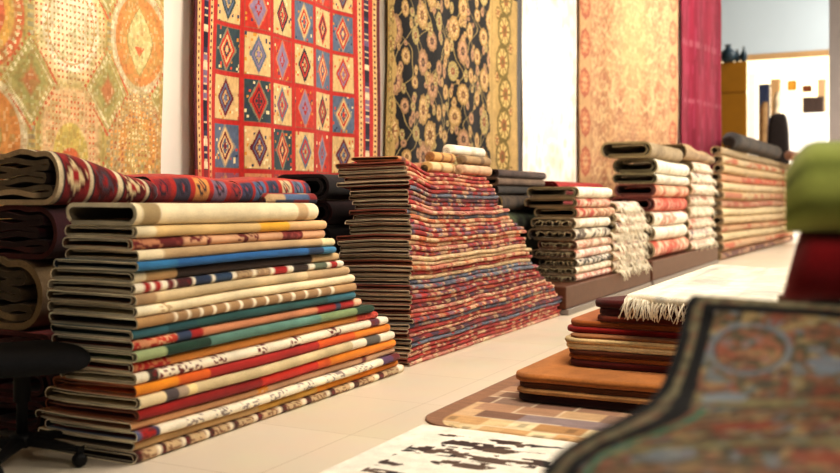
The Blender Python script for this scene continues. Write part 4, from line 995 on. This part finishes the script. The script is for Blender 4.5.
# red folded rug and green rolled rug on it
RZC = YAW
def redp(a, q, z): return np.ones(a.shape+(3,))*H('#7a0c14')*(.85+.3*vn(a*8, q*8, 4))[..., None]
pr = lat(795, 240, 2.30)
n_red = 30
pr = lat(783, 293, 2.30)
fold('folded_rug', 'dark red folded rug under the green roll at the right edge', 'rug', None, (pr[0], pr[1], 0), YAW-math.radians(20.9), .55, .24, .901, 1.072, redp, 'single', 40, 1700, H('#7a0c14'), None, mat=M_PILE, round_end=0, jit=.004,
     q_off=lambda a: .05*(1-np.sqrt(np.clip(1-np.clip((.06-a)/.06, 0, 1)**2*.98, 0, 1))), warp=lambda a_, q_, z_: (a_+np.clip(.12-a_, 0, 1)/.12*(z_-.9)*.25, q_, z_))
def greenp(a, th, z): return np.where((np.mod(th*14/math.pi, 1) < .3)[..., None], H('#87924a'), H('#a6b05e'))*(.88+.24*vn(a*10, th*4, 4))[..., None]
o = rolled('rolled_rug', 'olive green ribbed rolled rug lying on the red one at the right edge', 'rug', None, (0, 0, 0), 0, 0.55, .137, greenp, squash=.94, bulge=.55, mat=M_WOOL, turns=3.0)
pr = lat(785, 235, 2.385); o.location = (pr[0], pr[1], 1.0705); o.rotation_euler = (0, 0, YAW-math.radians(21.5))

# ------------------------------------------------------------------ office chair at the left edge
M_BLK = plain('black_plastic', H('#101012'), .55, .1, 30); M_FAB = plain('black_upholstery', H('#17171a'), .9, .2, 90)
ch = empty('office_chair', (*ground(22, 462), 0)); tag(ch, 'black swivel office chair in front of the nearest stack at the left edge', 'chair')
cx_, cy_ = ch.location.x, ch.location.y
seat_z = .455
def cushion(name, w, d, h, mat, parent, loc, rot=(0, 0, 0), e=.35):
    V = []; nu, nv2 = 40, 14
    def sp(c, p): return math.copysign(abs(c)**p, c)
    for i in range(nv2+1):
        ph = -math.pi/2+math.pi*i/nv2
        for j in range(nu):
            th = 2*math.pi*j/nu
            V.append((w/2*sp(math.cos(ph), e)*sp(math.cos(th), .5), d/2*sp(math.cos(ph), e)*sp(math.sin(th), .5), h/2*sp(math.sin(ph), .8)))
    f = [tuple(reversed(q)) for q in grid_faces(nv2+1, nu, True)]
    f = [tuple(q) for q in grid_faces(nv2+1, nu, True)]
    o = mesh_obj(name, V, f, None, (mat,), parent, loc); o.rotation_euler = rot; return o
crz = math.radians(-35)
ch.rotation_euler = (0, 0, crz)
cushion('seat', .58, .54, .10, M_FAB, ch, (0, 0, seat_z))
cushion('backrest', .46, .09, .52, M_FAB, ch, (-.02, -.27, .86), (math.radians(-8), 0, 0))
boxes('back_bracket', [(-.04, .04, -.30, -.26, .42, .70), (-.04, .04, -.28, 0, .41, .44)], M_BLK, ch)
lathe('gas_column', [(.024, .09), (.024, .26), (.036, .27), (.036, .40), (.09, .41), (.09, .45)], M_BLK, ch, n=20)
lathe('hub', [(.05, .075), (.055, .09), (.055, .12), (.035, .13)], M_BLK, ch, n=20)
for k in range(5):
    a = 2*math.pi*k/5 + .2 - crz
    ca, sa = math.cos(a), math.sin(a); V = []
    for (r, w, z0, z1) in ((.04, .028, .075, .118), (.16, .024, .072, .105), (.27, .019, .066, .088), (.30, .017, .066, .084)):
        for (sx, zz_) in ((-1, z0), (1, z0), (1, z1), (-1, z1)): V.append((r*ca-sx*w*sa, r*sa+sx*w*ca, zz_))
    f = grid_faces(4, 4, True)+[(3, 2, 1, 0), (12, 13, 14, 15)]
    lg = mesh_obj('base_arm', V, f, None, (M_BLK,), ch, smooth=False); m_ = lg.modifiers.new('b', 'BEVEL'); m_.width = .006; m_.segments = 2
    cs = lathe('castor', [(.012, -.026), (.026, -.022), (.030, -.012), (.030, -.004), (.02, -.003), (.02, .003), (.030, .004), (.030, .012), (.026, .022), (.012, .026)], M_BLK, ch, n=20)
    cs.parent = lg; cs.location = (.29*ca, .29*sa, .031); cs.rotation_euler = (math.pi/2, 0, a+.9)
    st = boxes('castor_fork', [(-.012, .012, -.012, .012, .02, .04)], M_BLK, lg, (.29*ca, .29*sa, .03), a)

# ------------------------------------------------------------------ far shop beyond the end of the wall
YFAR = 37.0
def fx(u, Y=YFAR): return x_on_y(u, Y)
def fz(v, u, Y=YFAR): return z_at(v, x_on_y(u, Y), Y)
M_GLOW = plain('glowing_cream_wall', H('#f2e2c0'), .8, .08, .6, emit=1.8)  # emission stands in for the shop light falling on this wall
x0, x1 = fx(690), fx(900)
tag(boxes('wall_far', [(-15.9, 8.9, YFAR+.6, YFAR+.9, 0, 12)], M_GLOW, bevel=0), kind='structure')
tag(boxes('trim_2', [(x0-1, x1+2, YFAR-.3, YFAR+.58, fz(55, 780), 12)], M_FAR, bevel=0), kind='structure')
tag(boxes('trim_3', [(x0-1, x1+2, YFAR-.35, YFAR-.31, fz(60, 780), fz(54, 780))], plain('tan_rail', H('#b89468'), .6, .1, 2), bevel=0), kind='structure')
YCOL = 26.0
tag(boxes('trim_4', [(fx(829, YCOL), fx(829, YCOL)+.9, YCOL, YCOL+.9, 0, 9)], plain('grey_white_column', H('#d2ccd0'), .8, .04, 2), bevel=.02), kind='structure')
# mustard partition
YM = 30.0; xm0, xm1 = fx(700, YM), fx(746.5, YM)
M_MUS = plain('mustard_laminate', H('#a5731c'), .5, .06, 3); M_MUD = plain('mustard_seam', H('#7c5414'), .6, .05, 3)
mp = empty('mustard_partition', (xm0, YM, 0)); tag(mp, 'tall mustard yellow partition panel at the end of the hanging rugs', 'partition')
zm1, zm2 = fz(62, 735, YM), fz(92.5, 735, YM)
boxes('lower_panel', [(0, xm1-xm0, 0, .12, 0, zm2-.02)], M_MUS, mp, bevel=.01); boxes('upper_panel', [(0, xm1-xm0, 0, .12, zm2+.02, zm1)], M_MUS, mp, bevel=.01); boxes('seam_strip', [(.02, xm1-xm0-.02, .02, .1, zm2-.02, zm2+.02)], M_MUD, mp, bevel=0)
M_VASE = plain('dark_blue_grey_ceramic', H('#2c3c46'), .4, .2, 8)
for k, (u, s, lab) in enumerate([(728, .85, 'large dark blue-grey round vase on the mustard partition'), (737, .6, 'middle slim dark vase on the mustard partition'), (743.5, .7, 'slim dark vase at the right end of the mustard partition')]):
    w = .3*s if k == 0 else .15*s
    tag(lathe('vase', [(w*.5, 0), (w*.9, .12*s), (w, .25*s), (w*.8, .4*s), (w*.35, .5*s), (w*.3, .6*s), (w*.42, .64*s)], M_VASE, None, (fx(u, YM), YM+.06, zm1)), lab, 'vase', 'vases on the partition')
def cab(name, label, cat, u0, u1, v0, v1, Y, c, parts, emit=0, dep=.5, floor_=True, group=None):
    """a fitted shop unit with body, top board and front panels"""
    xa, xb = fx(u0, Y), fx(u1, Y); zt = fz(v0, (u0+u1)/2, Y); zb = 0 if floor_ else fz(v1, (u0+u1)/2, Y)
    o = empty(name, (xa, Y, zb)); tag(o, label, cat, group)
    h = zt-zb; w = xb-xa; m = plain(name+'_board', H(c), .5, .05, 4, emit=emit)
    boxes('body', [(.02, w-.02, .02, dep, 0, h-.05)], m, o, bevel=.01); boxes('top_board', [(0, w, 0, dep+.02, h-.049, h)], m, o, bevel=.01)
    n = parts; md = plain(name+'_front', np.clip(H(c)*.85, 0, 1), .5, .05, 4, emit=emit)
    for k in range(n): boxes('front_panel', [(.03+(w-.06)*k/n, .01+(w-.06)*(k+1)/n, 0, .019, .03, h-.07)], md, o, bevel=.004)
    return o
cab('shop_counter', 'long bright white counter in the far shop', 'counter', 778, 829, 113, 140, 33.0, '#f6f2ea', 4, .6)  # emission makes the counter boards look brightly lit
cab('shop_counter', 'tall white counter beside the mustard partition in the far shop', 'counter', 747.5, 757, 72, 140, 34.5, '#f2e8d8', 1, .5)  # this counter also glows in place of shop light
cab('drawer_cabinet', 'dark brown cabinet in the far shop above the white counter', 'cabinet', 802, 824, 97, 116, 35.0, '#4a3a34', 3)
cab('display_cabinet', 'navy blue cabinet in the far shop', 'cabinet', 758, 769, 84, 102, 36.0, '#26304c', 2)
cab('display_cabinet', 'tall tan cabinet beside the navy one in the far shop', 'cabinet', 770, 780, 79, 110, 36.3, '#c9a070', 2)
cab('display_cabinet', 'pale tan cabinet at the right end of the far shop', 'cabinet', 817, 826, 79, 100, 36.4, '#d8b488', 2)
# pictures on the glowing far wall
for k, (u0, u1, v0, v1, c, lab) in enumerate([(786, 795, 79, 89, '#dca23a', 'orange-yellow framed picture on the far glowing wall'), (801, 810.5, 84, 90.5, '#7a4420', 'brown framed picture on the far glowing wall')]):
    o = empty('wall_picture', (fx(u0), YFAR+.55, fz(v1, u0))); tag(o, lab, 'picture', 'pictures on the far wall')
    w = fx(u1)-fx(u0); h = fz(v0, u0)-fz(v1, u0)
    boxes('picture_frame', [(0, w, 0, .05, 0, .05), (0, w, 0, .05, h-.05, h), (0, .05, 0, .05, .05, h-.05), (w-.05, w, 0, .05, .05, h-.05)], plain('frame_wood', H(c)*.6, .5), o, bevel=.004)
    boxes('canvas', [(.05, w-.05, .015, .04, .05, h-.05)], plain('canvas_paint', H(c), .7, .25, 3), o, bevel=0)
# rolled rugs and dark armchair in front of the far shop
for k, (u, ut, v0, c, lab) in enumerate([(768, 776, 93, '#ead8ba', 'cream rolled rug leaning in the far shop'), (758, 762.5, 103, '#a8865c', 'shorter tan rolled rug leaning in the far shop')]):
    xa, xb = fx(u, 31), fx(ut, 31); zt = fz(v0, u, 31)
    o = rolled('leaning_rug_roll', lab, 'rug', 'rolled rugs leaning in the far shop', (xa, 31, 0), 0, math.hypot(xb-xa, zt), .16, rp(H(c), H(c)*.8, .8), seed=k, mat=M_PILE)
    o.rotation_euler = (0, -math.atan2(zt, xb-xa), 0); o.location.z = .02; o.location.x += .17
ac = empty('armchair', (fx(777, 30), 30, 0)); tag(ac, 'dark upholstered armchair in the far shop', 'chair')
M_ARM = plain('dark_brown_upholstery', H('#2c2422'), .8, .15, 10)
zac = fz(112, 777, 30)
cushion('seat', .8, .8, .35, M_ARM, ac, (0, 0, .8), e=.4); cushion('backrest', .62, .25, zac-.8, M_ARM, ac, (0, .35, .8+(zac-.8)/2), e=.4)
for s in (-1, 1): cushion('armrest', .2, .8, .5, M_ARM, ac, (s*.42, 0, 1.05), e=.4)
for sx in (-1, 1):
    for sy in (-1, 1): boxes('leg', [(sx*.38-.03, sx*.38+.03, sy*.32-.03, sy*.32+.03, 0, .66)], M_BLK, ac)

# ------------------------------------------------------------------ light
w = bpy.data.worlds.new('world'); scn.world = w; w.use_nodes = True
bg = w.node_tree.nodes['Background']; bg.inputs['Color'].default_value = (1.0, .88, .74, 1); bg.inputs['Strength'].default_value = .10
def area(name, loc, tgt, sx, sy, e, c=(1, .89, .74)):
    l = bpy.data.lights.new(name, 'AREA'); l.shape = 'RECTANGLE'; l.size = sx; l.size_y = sy; l.energy = e; l.color = c
    o = bpy.data.objects.new(name, l); col.objects.link(o); o.location = loc
    o.rotation_euler = (Vector(tgt)-Vector(loc)).to_track_quat('-Z', 'Y').to_euler(); return o
def spot(name, loc, tgt, e, ang=60, blend=.8, c=(1, .9, .76), r=.12):
    l = bpy.data.lights.new(name, 'SPOT'); l.energy = e; l.spot_size = math.radians(ang); l.spot_blend = blend; l.color = c; l.shadow_soft_size = r
    o = bpy.data.objects.new(name, l); col.objects.link(o); o.location = loc
    o.rotation_euler = (Vector(tgt)-Vector(loc)).to_track_quat('-Z', 'Y').to_euler(); return o
area('overhead_area_light', (-1.0, 5.0, 4.0), (-2.6, 5.7, .3), 1.2, 2.6, 165)
area('overhead_area_light', (-.7, 10.5, 4.9), (-2.7, 10.8, .4), 1.4, 4.0, 265)
area('overhead_area_light', (.2, 16.5, 6.4), (-2.6, 17, .6), 2, 6, 560)
area('overhead_area_light', (1.2, 1.2, 3.4), (.5, 2.3, .6), 1.0, 1.0, 62)  # fill added near the camera to brighten the foreground rugs
area('overhead_area_light', (4, 29, 9.5), (1, 31, 1), 5, 8, 2300, (1, .94, .86))
spot('wall_wash_spot', (-2.9, 4.0, 4.1), (-4.5, 4.15, 2.3), 95, 66)
spot('wall_wash_spot', (-2.7, 6.6, 4.3), (-4.5, 6.6, 2.3), 72, 74)
spot('wall_wash_spot', (-2.4, 10.0, 4.7), (-4.5, 10.0, 2.6), 110, 74)
spot('wall_wash_spot', (-1.9, 13.2, 5.4), (-4.4, 12.9, 2.6), 420, 46)
spot('wall_wash_spot', (-.9, 16.6, 6.2), (-3.9, 17.0, 3.0), 210, 66)

# ------------------------------------------------------------------ camera
cam = bpy.data.cameras.new('camera'); cam.sensor_width = 36; cam.lens = 36*F/840; cam.shift_y = -(236.5-HV)/840
cam.dof.use_dof = True; cam.dof.focus_distance = 6.0; cam.dof.aperture_fstop = cam.lens/27.0
co = bpy.data.objects.new('camera', cam); col.objects.link(co); co.location = (0, 0, CAMH); co.rotation_euler = (math.pi/2, 0, YAW)
scn.camera = co
scn.view_settings.view_transform = 'Standard'; scn.view_settings.look = 'Medium High Contrast'; scn.view_settings.exposure = 0.0
